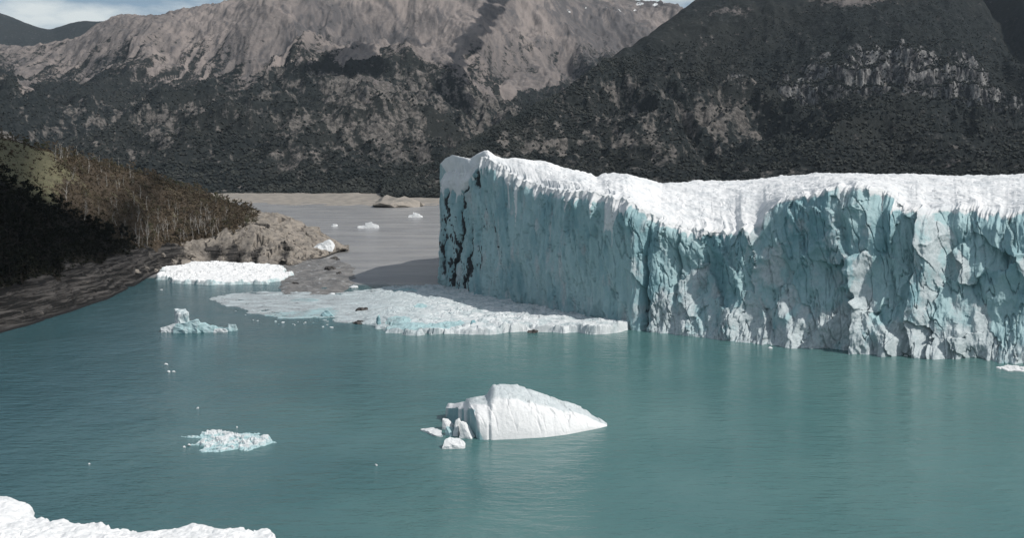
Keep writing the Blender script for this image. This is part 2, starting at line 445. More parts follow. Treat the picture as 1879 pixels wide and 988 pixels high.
Z = Z + hi * (1 - sst(5.0, 5.5, qq)) * (3.0 * (ridged(X / 26, Y / 90, 4, 64) - 0.9) + 5 * out)
snow = 0.95 * sst(0.45, 0.62, fbm(X / 95, Y / 160, 4, 71)) * sst(820, 1000, Z) * 0.75
sx_ = CX + FPX * X / (Y * CT - (Z - H0) * ST); sy_ = CY - FPX * ((Z - H0) * CT + Y * ST) / (Y * CT - (Z - H0) * ST)
def bl2(x, y, rx, ry, tilt=0.0):
    return np.exp(-((sx_ - x + tilt * (sy_ - y)) / rx) ** 2 - ((sy_ - y) / ry) ** 2)
scree = scree + 0.75 * bl2(462, 125, 24, 42, 0.75) + 0.7 * bl2(800, 96, 34, 26, -0.5) + 0.5 * bl2(960, 140, 90, 28, -0.6)
bare = bare + 0.34 * bl2(650, 165, 80, 26) + 0.30 * bl2(560, 150, 50, 20) + 0.25 * bl2(720, 230, 110, 60) + 0.22 * bl2(470, 250, 120, 50) + 0.3 * bl2(300, 235, 40, 40, 0.9) + 0.2 * bl2(210, 220, 40, 40, 0.9) - 0.3 * bl2(230, 150, 200, 35) - 0.3 * bl2(640, 118, 110, 12)
MASSIF = (X, Y, Z, scree, bare)
tag(mesh('mountain', stackV(X, Y, Z), gridF(*X.shape), MAT_GROUND,
         dict(scree=scree, bare=bare, snow=snow, cliff=np.zeros(X.shape), grey=grey)), kind='structure')

# the dark mountain on the right
xs = np.linspace(700, 2450, 950)
X, Y, Z, q = loft([
    ('z', [700, 2450], [-14, -14], [1720, 1500]),
    ('z', [700, 2450], [4, 4], [1830, 1600]),
    ([700, 800, 900, 1000, 1200, 1500, 1879, 2450], [335, 328, 318, 305, 290, 270, 262, 260], [2050, 2080, 2150, 2250, 2250, 2200, 2150, 2100]),
    ([700, 800, 870, 920, 960, 1100, 1300, 1400, 1500, 1600, 1700, 1879, 2450], [332, 305, 265, 240, 228, 190, 165, 176, 186, 194, 206, 212, 200],
     [2150, 2200, 2300, 2350, 2450, 2700, 2850, 2850, 2850, 2850, 2850, 2850, 2850]),
    ([700, 800, 870, 920, 960, 1040, 1100, 1200, 1300, 1400, 1500, 1600, 1650, 1700, 1780, 1879, 2450],
     [331, 302, 258, 228, 213, 180, 150, 124, 136, 142, 132, 116, 112, 124, 150, 158, 150],
     [2200, 2250, 2350, 2420, 2500, 2700, 2800, 2950, 2950, 2930, 2920, 2920, 2920, 2920, 2920, 2920, 2950]),
    ([700, 800, 870, 920, 960, 1040, 1100, 1200, 1280, 1330, 1400, 1550, 1700, 1800, 1900, 2100, 2450],
     [330, 298, 254, 224, 208, 164, 124, 55, 2, -24, -48, -70, -64, -40, -30, -70, -60],
     [2300, 2350, 2450, 2550, 2650, 2850, 3050, 3350, 3600, 3700, 3800, 3900, 3950, 3950, 3900, 4000, 4000]),
    ('z', [700, 2450], [20, 300], [3600, 5500])], xs, [8, 60, 120, 50, 130, 30], 9)
qq = q[:, None] + 0 * X
env = sst(1.0, 2.6, qq) * (1 - 0.75 * sst(4.3, 5.0, qq)) * sst(-250, 500, X)
wx = X + 90 * fbm(X / 400, Y / 400, 3, 107); wy = Y + 90 * fbm(X / 400, Y / 400, 3, 108)
up = sst(3.8, 4.3, qq)
Z = Z + env * 95 * (ridged(wx / 620, wy / 900, 5, 103) - 0.95) * (1 - 0.55 * up)
Z = Z + env * 50 * (ridged(wx / 190, wy / 280, 6, 113) - 0.9) * (1 - 0.6 * up)
mid = sst(2.5, 3.0, qq) * (1 - sst(3.9, 4.2, qq))
f1, f2, ci, cj, dx, dy = worley(wx / 55, (wy + Z) / 75, 171)
Z = Z + env * mid * 26 * (_h(ci, cj, 5) - 0.5 + 0.6 * dx * (_h(ci, cj, 6) - 0.5))
Z = Z + env * 9 * fbm(X / 60, Y / 60, 5, 119)
tz = Z / 62.0 + 0.45 * fbm(X / 130, Y / 130, 4, 175); tf = tz - np.floor(tz)
Z = Z + env * mid * 62 * 0.75 * (sst(0.60, 1.0, tf) - tf) * sst(300, 700, X)
# gully between the two right-hand summits
gl = at_Y(np.array([1770., 1830., 1900.]), np.array([-10., 45., 110.]), np.array([3900., 3500., 3050.]))
gx = np.interp(-Y, -gl[1], gl[0])
Z = Z - 110 * np.exp(-((X - gx) / 55.0) ** 2) * sst(2980, 3200, Y)
sl = slopes(X, Y, Z)
cliff = sst(0.75, 1.5, sl) * sst(2.3, 3.0, qq) * (1 - sst(4.0, 4.35, qq)) * sst(420, 800, X) * (0.55 + 0.75 * sst(-0.25, 0.35, fbm(X / 170, Y / 170, 4, 131)))
scree = 0.9 * sst(0.18, 0.42, fbm(X / 260, Y / 500, 5, 141, 0.55) * 0.8 + 0.55 * sst(690, 900, Z) - 0.12) * sst(640, 760, Z)
bare = 0.15 + 0.34 * fbm(X / 130, Y / 240, 5, 151, 0.6) + 0.34 * fbm(X / 30, Y / 80, 5, 152, 0.65) + 0.18 * sst(2.0, 2.5, qq) * (1 - sst(2.7, 3.6, qq)) * (1 - sst(700, 1100, X)) - 0.25 * sst(500, 900, X) * (1 - mid) - 0.10 * up
snow = np.zeros(X.shape)
sx_ = CX + FPX * X / (Y * CT - (Z - H0) * ST); sy_ = CY - FPX * ((Z - H0) * CT + Y * ST) / (Y * CT - (Z - H0) * ST)
bare = bare + 0.34 * bl2(1235, 295, 62, 22) + 0.30 * bl2(1150, 262, 60, 16) + 0.34 * bl2(1800, 262, 75, 22) + 0.30 * bl2(1330, 210, 90, 18) + 0.32 * bl2(1290, 240, 70, 18) + 0.34 * bl2(1010, 262, 60, 12) + 0.28 * bl2(1120, 165, 60, 30)
scree = scree + 0.8 * bl2(1560, 2, 60, 9) + 0.6 * bl2(1340, 20, 40, 9)
cliff = cliff + 0.75 * bl2(1610, 115, 26, 34, 0.5) * sst(0.4, 1.0, sl) + 0.4 * bl2(1740, 125, 60, 30) * sst(0.5, 1.1, sl)
DARKM = (X, Y, Z, scree, bare)
tag(mesh('dark_mountain', stackV(X, Y, Z), gridF(*X.shape), MAT_GROUND,
         dict(scree=scree, bare=bare, snow=snow, cliff=cliff, grey=0.6 + snow)), kind='structure')

# woods on both mountains: trees far past counting, one object each
def forest(name, grid, n, seed, rlim, keep):
    X, Y, Z, scree, bare = grid
    rg = np.random.default_rng(seed)
    R, C = X.shape
    r = rg.integers(rlim[0], rlim[1], n); c = rg.integers(0, C - 1, n)
    fr = rg.random(n); fc = rg.random(n)
    def bl(A): return (A[r, c] * (1 - fr) + A[r + 1, c] * fr) * (1 - fc) + (A[r, c + 1] * (1 - fr) + A[r + 1, c + 1] * fr) * fc
    x, y, z, s, b = bl(X), bl(Y), bl(Z), bl(scree), bl(bare)
    k = (s < 0.62) & (rg.random(n) > s * 1.5) & (z > 2) & (rg.random(n) < keep(x, y, z, b))
    x, y, z = x[k], y[k], z[k]; n = len(x)
    h = (3.0 + 5 * rg.random(n)) * (1 - 0.35 * sst(300, 560, z)); w = h * (0.5 + 0.3 * rg.random(n))
    # distorted eight-vertex crowns
    base = np.array([[0, 0, -.05], [1, 0, .35], [0, 1, .45], [-1, 0, .38], [0, -1, .42], [.55, .5, .78], [-.6, -.45, .8], [.05, -.1, 1.0]])
    F = np.array([[0, 2, 1], [0, 3, 2], [0, 4, 3], [0, 1, 4], [1, 2, 5], [2, 3, 6], [3, 4, 6], [4, 1, 5], [2, 7, 5], [2, 6, 7], [4, 5, 7], [4, 7, 6]])
    a = rg.random(n) * 6.283
    J = 1 + 0.35 * (rg.random((n, 8, 3)) - 0.5)
    B = base[None] * J
    ca, sa = np.cos(a)[:, None], np.sin(a)[:, None]
    vx = x[:, None] + w[:, None] * (B[:, :, 0] * ca - B[:, :, 1] * sa)
    vy = y[:, None] + w[:, None] * (B[:, :, 0] * sa + B[:, :, 1] * ca)
    vz = z[:, None] + h[:, None] * B[:, :, 2]
    V = np.stack([vx, vy, vz], -1).reshape(-1, 3)
    FF = (F[None] + (np.arange(n) * 8)[:, None, None]).reshape(-1, 3)
    o = mesh(name, V, FF, MAT_FOREST, smooth=False)
    return tag(o, kind='stuff')
tag(forest('woodland', MASSIF, 60000, 5, (8, 330), lambda x, y, z, b: np.clip(1.05 - 1.9 * np.clip(b, 0, 1), 0.14, 1)),
    'dark woodland covering the lower slopes of the left massif', 'woods')
tag(forest('woodland', DARKM, 60000, 6, (8, 300), lambda x, y, z, b: np.clip(1.05 - 2.0 * np.clip(b, 0, 1), 0.14, 1)),
    'near black woodland covering the dark mountain behind the glacier', 'woods')

# far shore: a gravel beach and a rounded rock
xs = np.linspace(380, 900, 260)
X, Y, Z, q = loft([('z', [380, 900], [-3, -3], [1560, 1560]),
                   ([380, 470, 520, 600, 640, 700, 780, 900], [374, 374, 377, 379, 378, 378, 379, 380], [1640, 1640, 1560, 1540, 1540, 1540, 1540, 1540]),
                   ([380, 900], [366, 366], [1760, 1760]),
                   ('z', [380, 900], [7, 7], [2000, 2000])], xs, [5, 24, 16], 9)
Z = Z + 1.2 * fbm(X / 40, Y / 60, 4, 201) * sst(0.4, 1.2, q)[:, None]
tag(mesh('beach', stackV(X, Y, Z), gridF(*X.shape), MAT_SHORE), kind='structure')

# ---------------------------------------------------------------- headland on the left
def chunk0(X, Y, s, seed):
    f1, f2, ci, cj, dx, dy = worley(X / s + 0.5 * fbm(X / s / 1.5, Y / s / 1.5, 3, seed), Y / s / 1.4, seed + 3)
    return 0.7 * _h(ci, cj, seed) + 0.8 * dx * (_h(ci, cj, seed + 1) - 0.5) + 0.8 * dy * (_h(ci, cj, seed + 2) - 0.5)
hxs = np.linspace(-420, 640, 620)
shx = [-420, -200, 0, 60, 130, 200, 250, 275, 300, 350, 400, 460, 520, 560, 600, 640]
shy = [800, 690, 612, 596, 573, 549, 524, 508, 497, 490, 488, 489, 494, 484, 472, 456]
def depth_of(px, py, z=0.0): return at_z(px, py, z)[1]
shY = depth_of(np.array(shx, float), np.array(shy, float))
mx = [-420, -200, 0, 60, 100, 180, 240, 300, 350, 420, 465, 520, 560, 600, 640]
my = [660, 590, 525, 512, 500, 480, 462, 450, 440, 428, 424, 436, 446, 452, 455]
mY = [310, 355, 408, 435, 455, 520, 575, 635, 655, 675, 690, 700, 708, 716, 735]
cx_ = [-420, -200, 0, 30, 60, 100, 150, 200, 250, 300, 350, 400, 440, 465, 480, 520, 560, 600, 625, 640]
cy_ = [200, 225, 256, 262, 272, 284, 294, 305, 318, 334, 350, 366, 380, 388, 390, 398, 412, 432, 446, 454]
cY = [470, 520, 580, 590, 600, 620, 650, 680, 705, 730, 745, 755, 760, 760, 755, 750, 748, 746, 744, 742]
HX, HY, HZ, hq = loft([('z', shx, [-3] * len(shx), list(shY - 14)),
                       (shx, shy, list(shY)),
                       (mx, my, mY),
                       (cx_, cy_, cY),
                       ('z', [-420, 465, 640], [30, 12, -2], [800, 830, 775]),
                       ('z', [-420, 640], [-6, -6], [980, 830])], hxs, [6, 60, 110, 30, 14], 5)
qq = hq[:, None] + 0 * HX
PXH = np.broadcast_to(hxs, HX.shape)
env = sst(0.95, 1.35, qq)
HZ = HZ + env * (1 - 0.55 * sst(300, 420, PXH)) * (2.6 * fbm(HX / 28, HY / 28, 5, 301) + 0.6 * fbm(HX / 5, HY / 5, 4, 302)) * (1 - 0.4 * sst(2.0, 2.4, qq))
rk = 1 - sst(1.85, 2.15, qq + 0.16 * fbm(HX / 18, HY / 18, 4, 303) - 1.2 * sst(430, 475, PXH))
# ledges on the dark rock, tilted towards the point
lay = (HZ * 1.0 + 0.16 * HX + 0.11 * HY) / 3.2 + 0.5 * fbm(HX / 16, HY / 16, 3, 304)
HZ = HZ + env * rk * (1 - sst(2.0, 2.6, qq)) * 2.3 * (np.where(lay % 1.0 < 0.78, (lay % 1.0) / 0.78, (1 - lay % 1.0) / 0.22) - 0.5)
HZ = HZ + env * rk * (1.5 - 1.0 * sst(240, 380, PXH)) * (ridged(HX / 11, HY / 11, 5, 305) - 0.9) + env * rk * 0.5 * (chunk0(HX, HY, 4.5, 315) - 0.4)
f1, f2, ci, cj, dx, dy = worley((HX + 0.4 * HY) / 11 + 0.15 * fbm(HX / 6, HY / 6, 3, 316), (HY - 0.4 * HX) / 15, 317)
HZ = HZ + env * rk * sst(240, 380, PXH) * ((_h(ci, cj, 1) - 0.5) * 3.6 + dx * 11 * (_h(ci, cj, 2) - 0.3) * 0.75 + dy * 15 * (_h(ci, cj, 3) - 0.4) * 0.45 - 1.6 * sst(0.09, 0.0, f2 - f1))
crk = sst(0.10, 0.02, f2 - f1)
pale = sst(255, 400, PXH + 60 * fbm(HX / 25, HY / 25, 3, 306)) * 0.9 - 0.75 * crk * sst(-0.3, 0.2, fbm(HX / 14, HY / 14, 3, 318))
# dark split faces on the rocky point
for (px, w_, y0) in ((392, 14, 1.0), (430, 16, 1.0), (520, 9, 1.0), (470, 6, 1.0)):
    k = np.exp(-((PXH - px - 22 * (qq - 1.4)) / w_) ** 2) * (1 - sst(1.5, 1.95, qq)) * sst(1.0, 1.1, qq)
    HZ = HZ - 2.6 * k; pale = pale - 0.8 * k  # split faces
grass = sst(150, 60, PXH) * sst(2.35, 2.6, qq) + 0.4 * sst(0.1, 0.5, fbm(HX / 22, HY / 22, 3, 307))
shade_paint = sst(0.06, -0.02, qq - np.interp(PXH, [-420, 0, 60, 120, 180, 230, 245, 260, 275], [2.62, 2.58, 2.50, 2.42, 2.30, 2.15, 2.05, 1.9, 0.9]))   # shade of the dense wood, painted near black into the ground colour
HEADV = stackV(HX, HY, HZ)
tag(mesh('hill', HEADV, gridF(*HX.shape), MAT_HEAD, dict(rock=rk, pale=pale, grass=grass, hgt=HZ, shade_paint=shade_paint)), kind='structure')
def head_at(px, t):
    """world point on the headland at photo column px and loft row t"""
    c = (px - hxs[0]) / (hxs[-1] - hxs[0]) * (len(hxs) - 1); r = np.interp(t, hq, np.arange(len(hq)))
    c0, r0 = int(np.clip(c, 0, len(hxs) - 2)), int(np.clip(r, 0, len(hq) - 2)); fc, fr = c - c0, r - r0
    def b(A): return (A[r0, c0] * (1 - fr) + A[r0 + 1, c0] * fr) * (1 - fc) + (A[r0, c0 + 1] * (1 - fr) + A[r0 + 1, c0 + 1] * fr) * fc
    return Vector((float(b(HX)), float(b(HY)), float(b(HZ))))

# ---------------------------------------------------------------- glacier
gxs = np.concatenate([np.linspace(808, 1900, 1150), np.linspace(1901, 2500, 150)[1:]])
bx = [808, 830, 870, 910, 985, 1080, 1160, 1190, 1250, 1380, 1500, 1600, 1700, 1800, 1879, 2000, 2200, 2500]
by = [525, 533, 543, 553, 568, 590, 605, 607, 612, 625, 637, 646, 650, 657, 664, 674, 694, 725]
bY = depth_of(np.array(bx, float), np.array(by, float))
tx = [808, 822, 838, 852, 868, 878, 892, 915, 930, 960, 1000, 1040, 1080, 1120, 1150, 1180, 1210, 1260, 1330, 1385, 1402, 1420, 1470, 1530, 1565, 1600, 1625, 1660, 1700, 1750, 1800, 1825, 1850, 1865, 1900, 2000, 2200, 2500]
ty = [318, 314, 322, 316, 302, 292, 288, 305, 318, 332, 346, 350, 352, 362, 368, 388, 408, 420, 434, 414, 392, 374, 364, 350, 343, 350, 362, 382, 390, 388, 386, 396, 404, 392, 386, 380, 380, 375]
kx = [808, 818, 830, 850, 862, 875, 888, 895, 910, 925, 960, 1000, 1050, 1095, 1112, 1150, 1175, 1215, 1290, 1400, 1500, 1600, 1700, 1800, 1900, 2100, 2500]
ky = [300, 290, 284, 289, 292, 283, 276, 275, 287, 291, 290, 296, 312, 327, 320, 320, 327, 339, 336, 331, 321, 321, 323, 326, 321, 318, 310]
kd = [8, 9, 10, 11, 12, 12, 13, 13, 16, 20, 34, 50, 62, 70, 72, 78, 82, 92, 110, 120, 125, 130, 135, 140, 145, 150, 160]
Bx_, BY_, _ = at_z(gxs, np.interp(gxs, bx, by), 0.0)
lean = np.interp(gxs, [808, 900, 1150, 1250, 1500, 1900, 2500], [3, 4, 5, 11, 14, 15, 15])
TYv = BY_ + lean
tpy = np.interp(gxs, tx, ty)
TX_, _, TZ = at_Y(gxs, tpy, TYv)
RW = 250
v = np.linspace(0, 1, RW)[:, None]
GX = Bx_ + (TX_ - Bx_) * v; GY = BY_ + lean * v; GZ = -2.0 + (TZ + 2.0) * v
u = np.concatenate([[0], np.cumsum(np.hypot(np.diff(Bx_), np.diff(BY_)))])[None] + 0 * v
un = u[0]
px_ = gxs[None] + 0 * v
pyv = np.interp(px_, bx, by) * (1 - v) + np.interp(px_, tx, ty) * v
wR = sst(1130, 1290, px_); wL = 1 - wR
nx, ny = -0.64, -0.77
d = np.zeros(GX.shape)
# broad swells and vertical flutes of the tall left half
d += 3.2 * fbm(u / 34, GZ / 110, 4, 401) + wL * 1.7 * (ridged(u / 9.5 + 0.25 * fbm(u / 20, GZ / 30, 3, 402), GZ / 75, 4, 403) - 0.9)
d += 0.45 * fbm(u / 3.0, GZ / 7.0, 4, 404)
# scalloped rim: arches between narrow white ribs
sc1 = worley(un / 7.0 + 0.6 * fbm(un / 12, 0 * un, 2, 405), 0 * un + 0.5, 406)
rib = np.exp(-np.abs(sc1[1] - sc1[0]) * 7.0)[None]
ribr = _h(sc1[2], sc1[3], 407)[None]
d += rib * 1.5 * sst(0.55, 0.95, v) * (0.35 + 0.65 * wL)
# broken right half: stepped facets, some turned to the sun
warp = 0.38 * fbm(u / 40, GZ / 60, 5, 411) - GZ / 110.0
p = u / 31.0 + warp
fp = p - np.floor(p)
amp = 0.65 + 0.7 * _h(np.floor(p), 0 * p, 412)
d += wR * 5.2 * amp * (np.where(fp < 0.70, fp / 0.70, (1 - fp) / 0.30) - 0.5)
p2 = u / 11.0 + 0.5 * fbm(u / 16, GZ / 32, 5, 413) + GZ / 60.0
fp2 = p2 - np.floor(p2)
d += wR * 0.8 * (np.where(fp2 < 0.62, fp2 / 0.62, (1 - fp2) / 0.38) - 0.5)
f1, f2, ci, cj, dx, dy = worley(u / 12.0 + 0.12 * fbm(u / 5, GZ / 7, 3, 421) + GZ / 50, GZ / 19.0 + 0.15 * fbm(u / 6, GZ / 9, 3, 422), 423)
r1, r2, r3 = _h(ci, cj, 1), _h(ci, cj, 2), _h(ci, cj, 3)
facet = (r1 - 0.5) * 1.0 + dx * 12.0 * (r2 - 0.5) * 0.75 + dy * 19.0 * (r3 - 0.55) * 0.22
d += (0.25 + 0.75 * wR) * facet
f1b, f2b, ci, cj, dx, dy = worley(u / 3.0 + 0.2 * fbm(u / 2, GZ / 4, 3, 431), GZ / 6.5, 433)
d += (0.14 + 0.16 * wR) * ((_h(ci, cj, 1) - 0.5) * 1.1 + dx * 3.2 * (_h(ci, cj, 2) - 0.5) * 0.5 + dy * 4.2 * (_h(ci, cj, 3) - 0.6) * 0.4)
# slumped foot of the right half
hf = np.clip(1 - GZ / (13 + 9 * (fbm(u / 22, 0 * u + 0.5, 3, 441) + 0.6)), 0, 1)
foot = wR * hf * (5.0 + 5.0 * fbm(u / 16, GZ / 30, 3, 442) + 1.2 * (ridged(u / 5, GZ / 9, 4, 448) - 0.9))
d += np.maximum(foot, 0)
# sharp upright fractures and thin ribs
d += (0.22 + 0.30 * wL) * (ridged(u / 3.4 + 0.3 * fbm(u / 6, GZ / 12, 3, 434), GZ / 22, 4, 435) - 0.9)
d += wR * 0.9 * (ridged(u / 17.0 + 0.45 * fbm(u / 16, GZ / 22, 4, 436) - GZ / 70, GZ / 40, 5, 437) ** 1.6 - 0.85)
d -= 1.1 * np.exp(-(fbm(u / 7.0 + 0.15 * GZ / 7, GZ / 38, 4, 438, 0.55) / 0.035) ** 2) * sst(1.0, 0.9, v)
# the great leaning slab, the pale spur and the smooth blue faces beside them
lx_ = 1572 + 2.5 * fbm(GZ / 5, 0 * GZ, 3, 444)
slab = sst(0, 2.5, px_ - lx_) * sst(1672, 1655, px_) * sst(-4, 4, pyv - (545 + np.clip(px_ - 1572, 0, 200) * 0.78 + 6 * fbm(px_ / 12, 0 * px_, 3, 445)))
d += slab * (6.5 * np.clip(1 - (px_ - 1572) / 96, 0, 1) + 1.5)
spl = np.interp(pyv, [390, 480, 580, 660], [1692, 1684, 1664, 1690]) + 5 * fbm(GZ / 6, 0 * GZ + 7, 3, 446)
spr = np.interp(pyv, [390, 450, 520, 600, 660], [1722, 1760, 1800, 1822, 1850]) + 5 * fbm(GZ / 6, 0 * GZ + 9, 3, 447)
fs = (px_ - spl) / (spr - spl)
spur = sst(0, 0.05, fs) * sst(1.02, 0.97, fs)
d += spur * (6.0 * (1 - fs) - 0.5)
bface = sst(1596, 1604, px_) * sst(0.02, -0.02, fs) * (px_ < 1760) * sst(595, 560, pyv)
bf2 = sst(0.98, 1.04, fs) * sst(1880, 1868, px_ - 0.05 * (pyv - 400)) * sst(1700, 1780, px_) * sst(640, 600, pyv)
# crown of the wall rounds back
d -= 2.6 * sst(0.86, 1.0, v) ** 2 * (0.6 + 0.8 * sst(-0.3, 0.4, fbm(u / 5, 0 * u, 3, 443)))
# clefts
cleft = np.zeros(GX.shape)
rr = random.Random(4)
for (cpx, top, bot, wd, dp, slant) in ((872, 288, 345, 7, 5.5, 0.10), (852, 340, 520, 3, 2.2, -0.12), (866, 400, 525, 3, 2.0, -0.10), (823, 350, 500, 3, 2.0, -0.05), (1183, 470, 606, 4, 3.5, 0.02), (1246, 440, 545, 4, 3.0, -0.05), (1190, 400, 470, 3, 1.6, -0.1)):
    cxv = cpx + slant * (pyv - top) + 5 * fbm(GZ / 9, 0 * GZ + cpx, 3, 451)
    k = np.exp(-((px_ - cxv) / wd) ** 2) * sst(top - 14, top + 6, pyv) * (1 - sst(bot - 10, bot + 12, pyv))
    d -= dp * k; cleft = np.maximum(cleft, k)
edge = 1 - sst(0.0, 0.05, v) * 0.0
GXd, GYd = GX + nx * d, GY + ny * d
GZd = GZ + 0.35 * d * sst(0.0, 0.15, v) * (1 - v) * 0.3
ztop = (0.5 + 0.9 * sst(1150, 1300, gxs)) * (ridged(un / 9.0, 0 * un, 4, 461) - 0.9) + 0.8 * fbm(un / 2.4, 0 * un, 3, 462)
GZd = GZd + (ztop * sst(820, 960, gxs))[None] * sst(0.80, 1.0, v) + (0.8 * fbm(un / 2.5, 0 * un, 3, 463))[None] * sst(0.9, 1, v)
# material masks of the wall, some sunlight painted in among them
crust_lit = 0.24 + 0.30 * (r1 - 0.5) + 0.36 * wR * sst(0.45, 0.15, r2) * sst(-0.4, 0.2, fbm(u / 7, GZ / 11, 4, 481)) + 0.30 * fbm(u / 8, GZ / 14, 4, 471)  # random crust, plus sunlight painted white on facets tilted to the sun
crust_lit = crust_lit + wR * (0.42 * sst(0.46, 0.06, v + 0.20 * fbm(u / 18, GZ / 26, 4, 472)) + 0.16 * sst(0.25, 0.6, fp) * 0)
lit_strip = wR * (0.22 * (fp >= 0.70) * sst(-0.5, 0.3, fbm(u / 10, GZ / 16, 4, 473)))  # sunward steps painted whiter for a lit look
drip = (0.028 + 0.045 * ribr + 0.02 * fbm(u / 2.2, 0 * u, 3, 474)) * (0.45 + 0.55 * wL) + 0.25 * rib * (0.05 + 1.5 * ribr ** 2) * sst(-0.35, 0.3, fbm(u / 24, 0 * u, 2, 480)) * (0.3 + 0.7 * wL) + 0.10 * sst(868, 850, px_)
wh = crust_lit + lit_strip + 0.22 * slab + 0.16 * spur - 0.45 * np.maximum(bface, bf2) + wL * 0.22 * sst(-0.2, 0.5, fbm(u / 4, GZ / 40, 4, 475)) - 0.08 * wL
snowf = sst(-0.02, 0.03, v - (1 - drip))
wh = np.maximum(wh, snowf)
ice_deep = 0.40 + 0.45 * fbm(u / 14, GZ / 30, 4, 476) + 0.35 * (fp < 0.7) * wR * (r2 - 0.4)
dz = sst(985, 815, px_) * sst(0.80, 0.60, v)
vein = 1 - np.abs(fbm((u + 0.22 * GZ) / 5.0, GZ / 24.0, 4, 477, 0.6)) * 3.2
dirt = np.clip(vein, 0, 1) * dz * 1.0 * sst(-0.35, 0.35, fbm(u / 9, GZ / 18, 3, 478)) + 0.75 * cleft * np.where(px_ < 1000, 1, 0.55) * (1 - snowf * 0.4)
dirt = dirt + 0.34 * np.clip(1 - np.abs(fbm((u - 0.15 * GZ) / 12.0, GZ / 40.0, 4, 479, 0.6)) * 4.5, 0, 1) * wL * sst(0.85, 0.55, v)
dirt = np.maximum(dirt, 0.7 * sst(0.030, 0.012, v) * sst(1000, 1250, px_))
glacier = empty('glacier', (float(Bx_[0]), float(BY_[0]), 0))
tag(glacier, 'huge wall of turquoise glacier ice with a white snowy top, standing in the lake', 'glacier')
def child(o, par):
    o.parent = par
    o.matrix_parent_inverse = par.matrix_world.inverted() if False else __import__('mathutils').Matrix.Translation(-par.location)
    return o
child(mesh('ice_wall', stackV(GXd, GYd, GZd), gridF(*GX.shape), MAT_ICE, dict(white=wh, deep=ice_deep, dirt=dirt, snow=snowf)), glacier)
# snowy top from the wall's rim over the crest and away
ktd = np.interp(gxs, kx, kd)
kpy = np.interp(gxs, kx, ky)
RX, RY, RZ = GXd[-1], GYd[-1], GZd[-1]
sRX, sRY, sRZ = smooth1(RX, 25), smooth1(RY, 25), smooth1(RZ, 15)
KX, KYv, KZ = at_Y(gxs, kpy, BY_ + lean + ktd)
MXp, MYp, MZp = sRX + (KX - sRX) * 0.12, sRY + (KYv - sRY) * 0.12, sRZ + (KZ - sRZ) * np.interp(gxs, [808, 950, 1200, 1900], [0.5, 0.40, 0.22, 0.20])
EYv = BY_ + lean + ktd + np.interp(gxs, [808, 900, 1300, 2500], [60, 160, 420, 500])
EX, EZ = KX / KYv * EYv, KZ - np.interp(gxs, [808, 900, 1300, 2500], [16, 14, 10, 6])
fM = np.interp(gxs, [808, 950, 1200], [0.50, 0.34, 0.12]); nO = np.interp(gxs, [808, 950, 1200], [0.8, 1.5, 2.6])
MXp, MYp, MZp = sRX + (KX - sRX) * fM, sRY + (KYv - sRY) * fM, sRZ + (KZ - sRZ) * np.interp(gxs, [808, 950, 1200, 1900], [0.62, 0.56, 0.24, 0.22])
NX, NY, NZ = RX * 0.35 + sRX * 0.65 - nx * nO, RY * 0.35 + sRY * 0.65 - ny * nO, RZ * 0.45 + sRZ * 0.55 + nO * 0.5
q = np.concatenate([np.arange(8) / 8, 1 + np.arange(44) / 44, 2 + np.arange(130) / 130, 3 + np.arange(40) / 40, [4]])
SX, SY, SZ = (pchip(np.array(a), q) for a in ([RX, NX, MXp, KX, EX], [RY, NY, MYp, KYv, EYv], [RZ, NZ, MZp, KZ, EZ]))
e = sst(0.9, 1.6, q)[:, None]
big = 0.35 + 0.65 * sst(850, 1100, gxs)[None]
SZ = SZ + e * big * (1.25 * fbm(SX / 24, SY / 30, 5, 501) + 0.65 * (ridged((SX + 0.4 * SY) / 13, SY / 34, 5, 502) - 0.9) + 0.30 * fbm(SX / 3.2, SY / 5, 4, 505))
f1, f2, ci, cj, dx, dy = worley(SX / 6.5 + 0.3 * fbm(SX / 8, SY / 8, 2, 503), SY / 10, 504)
SZ = SZ + e * big * (0.25 * (_h(ci, cj, 4) - 0.5) - 0.25 * sst(0.12, 0.0, f2 - f1))
child(mesh('snow_top', stackV(SX, SY, SZ), gridF(*SX.shape), MAT_SNOW), glacier)
# end face of the tongue, turned towards the narrows
PXe = np.concatenate([SX[:, 0]]); PYe = SY[:, 0]; PZe = SZ[:, 0]
vv = np.linspace(0, 1, 60)[:, None]
bul = (0.9 + 2.2 * fbm(PYe[None] / 12, vv * 5, 4, 511)) * sst(0, 0.12, vv) * sst(0, 10, PYe - PYe[0])[None]
e0 = np.stack([PXe[None] + bul * 0.35, PYe[None] + 0 * vv, PZe[None] * (1 - vv) - 2 * vv], -1)
EXX = e0[..., 0]; EYY = e0[..., 1]; EZZ = e0[..., 2]
child(mesh('end_face', e0.reshape(-1, 3), gridF(*EXX.shape), MAT_ICE,
           dict(white=0.35 + 0.3 * fbm(EYY / 6, EZZ / 12, 4, 512), deep=0.5 + 0 * EXX, dirt=0 * EXX, snow=0 * EXX)), glacier)

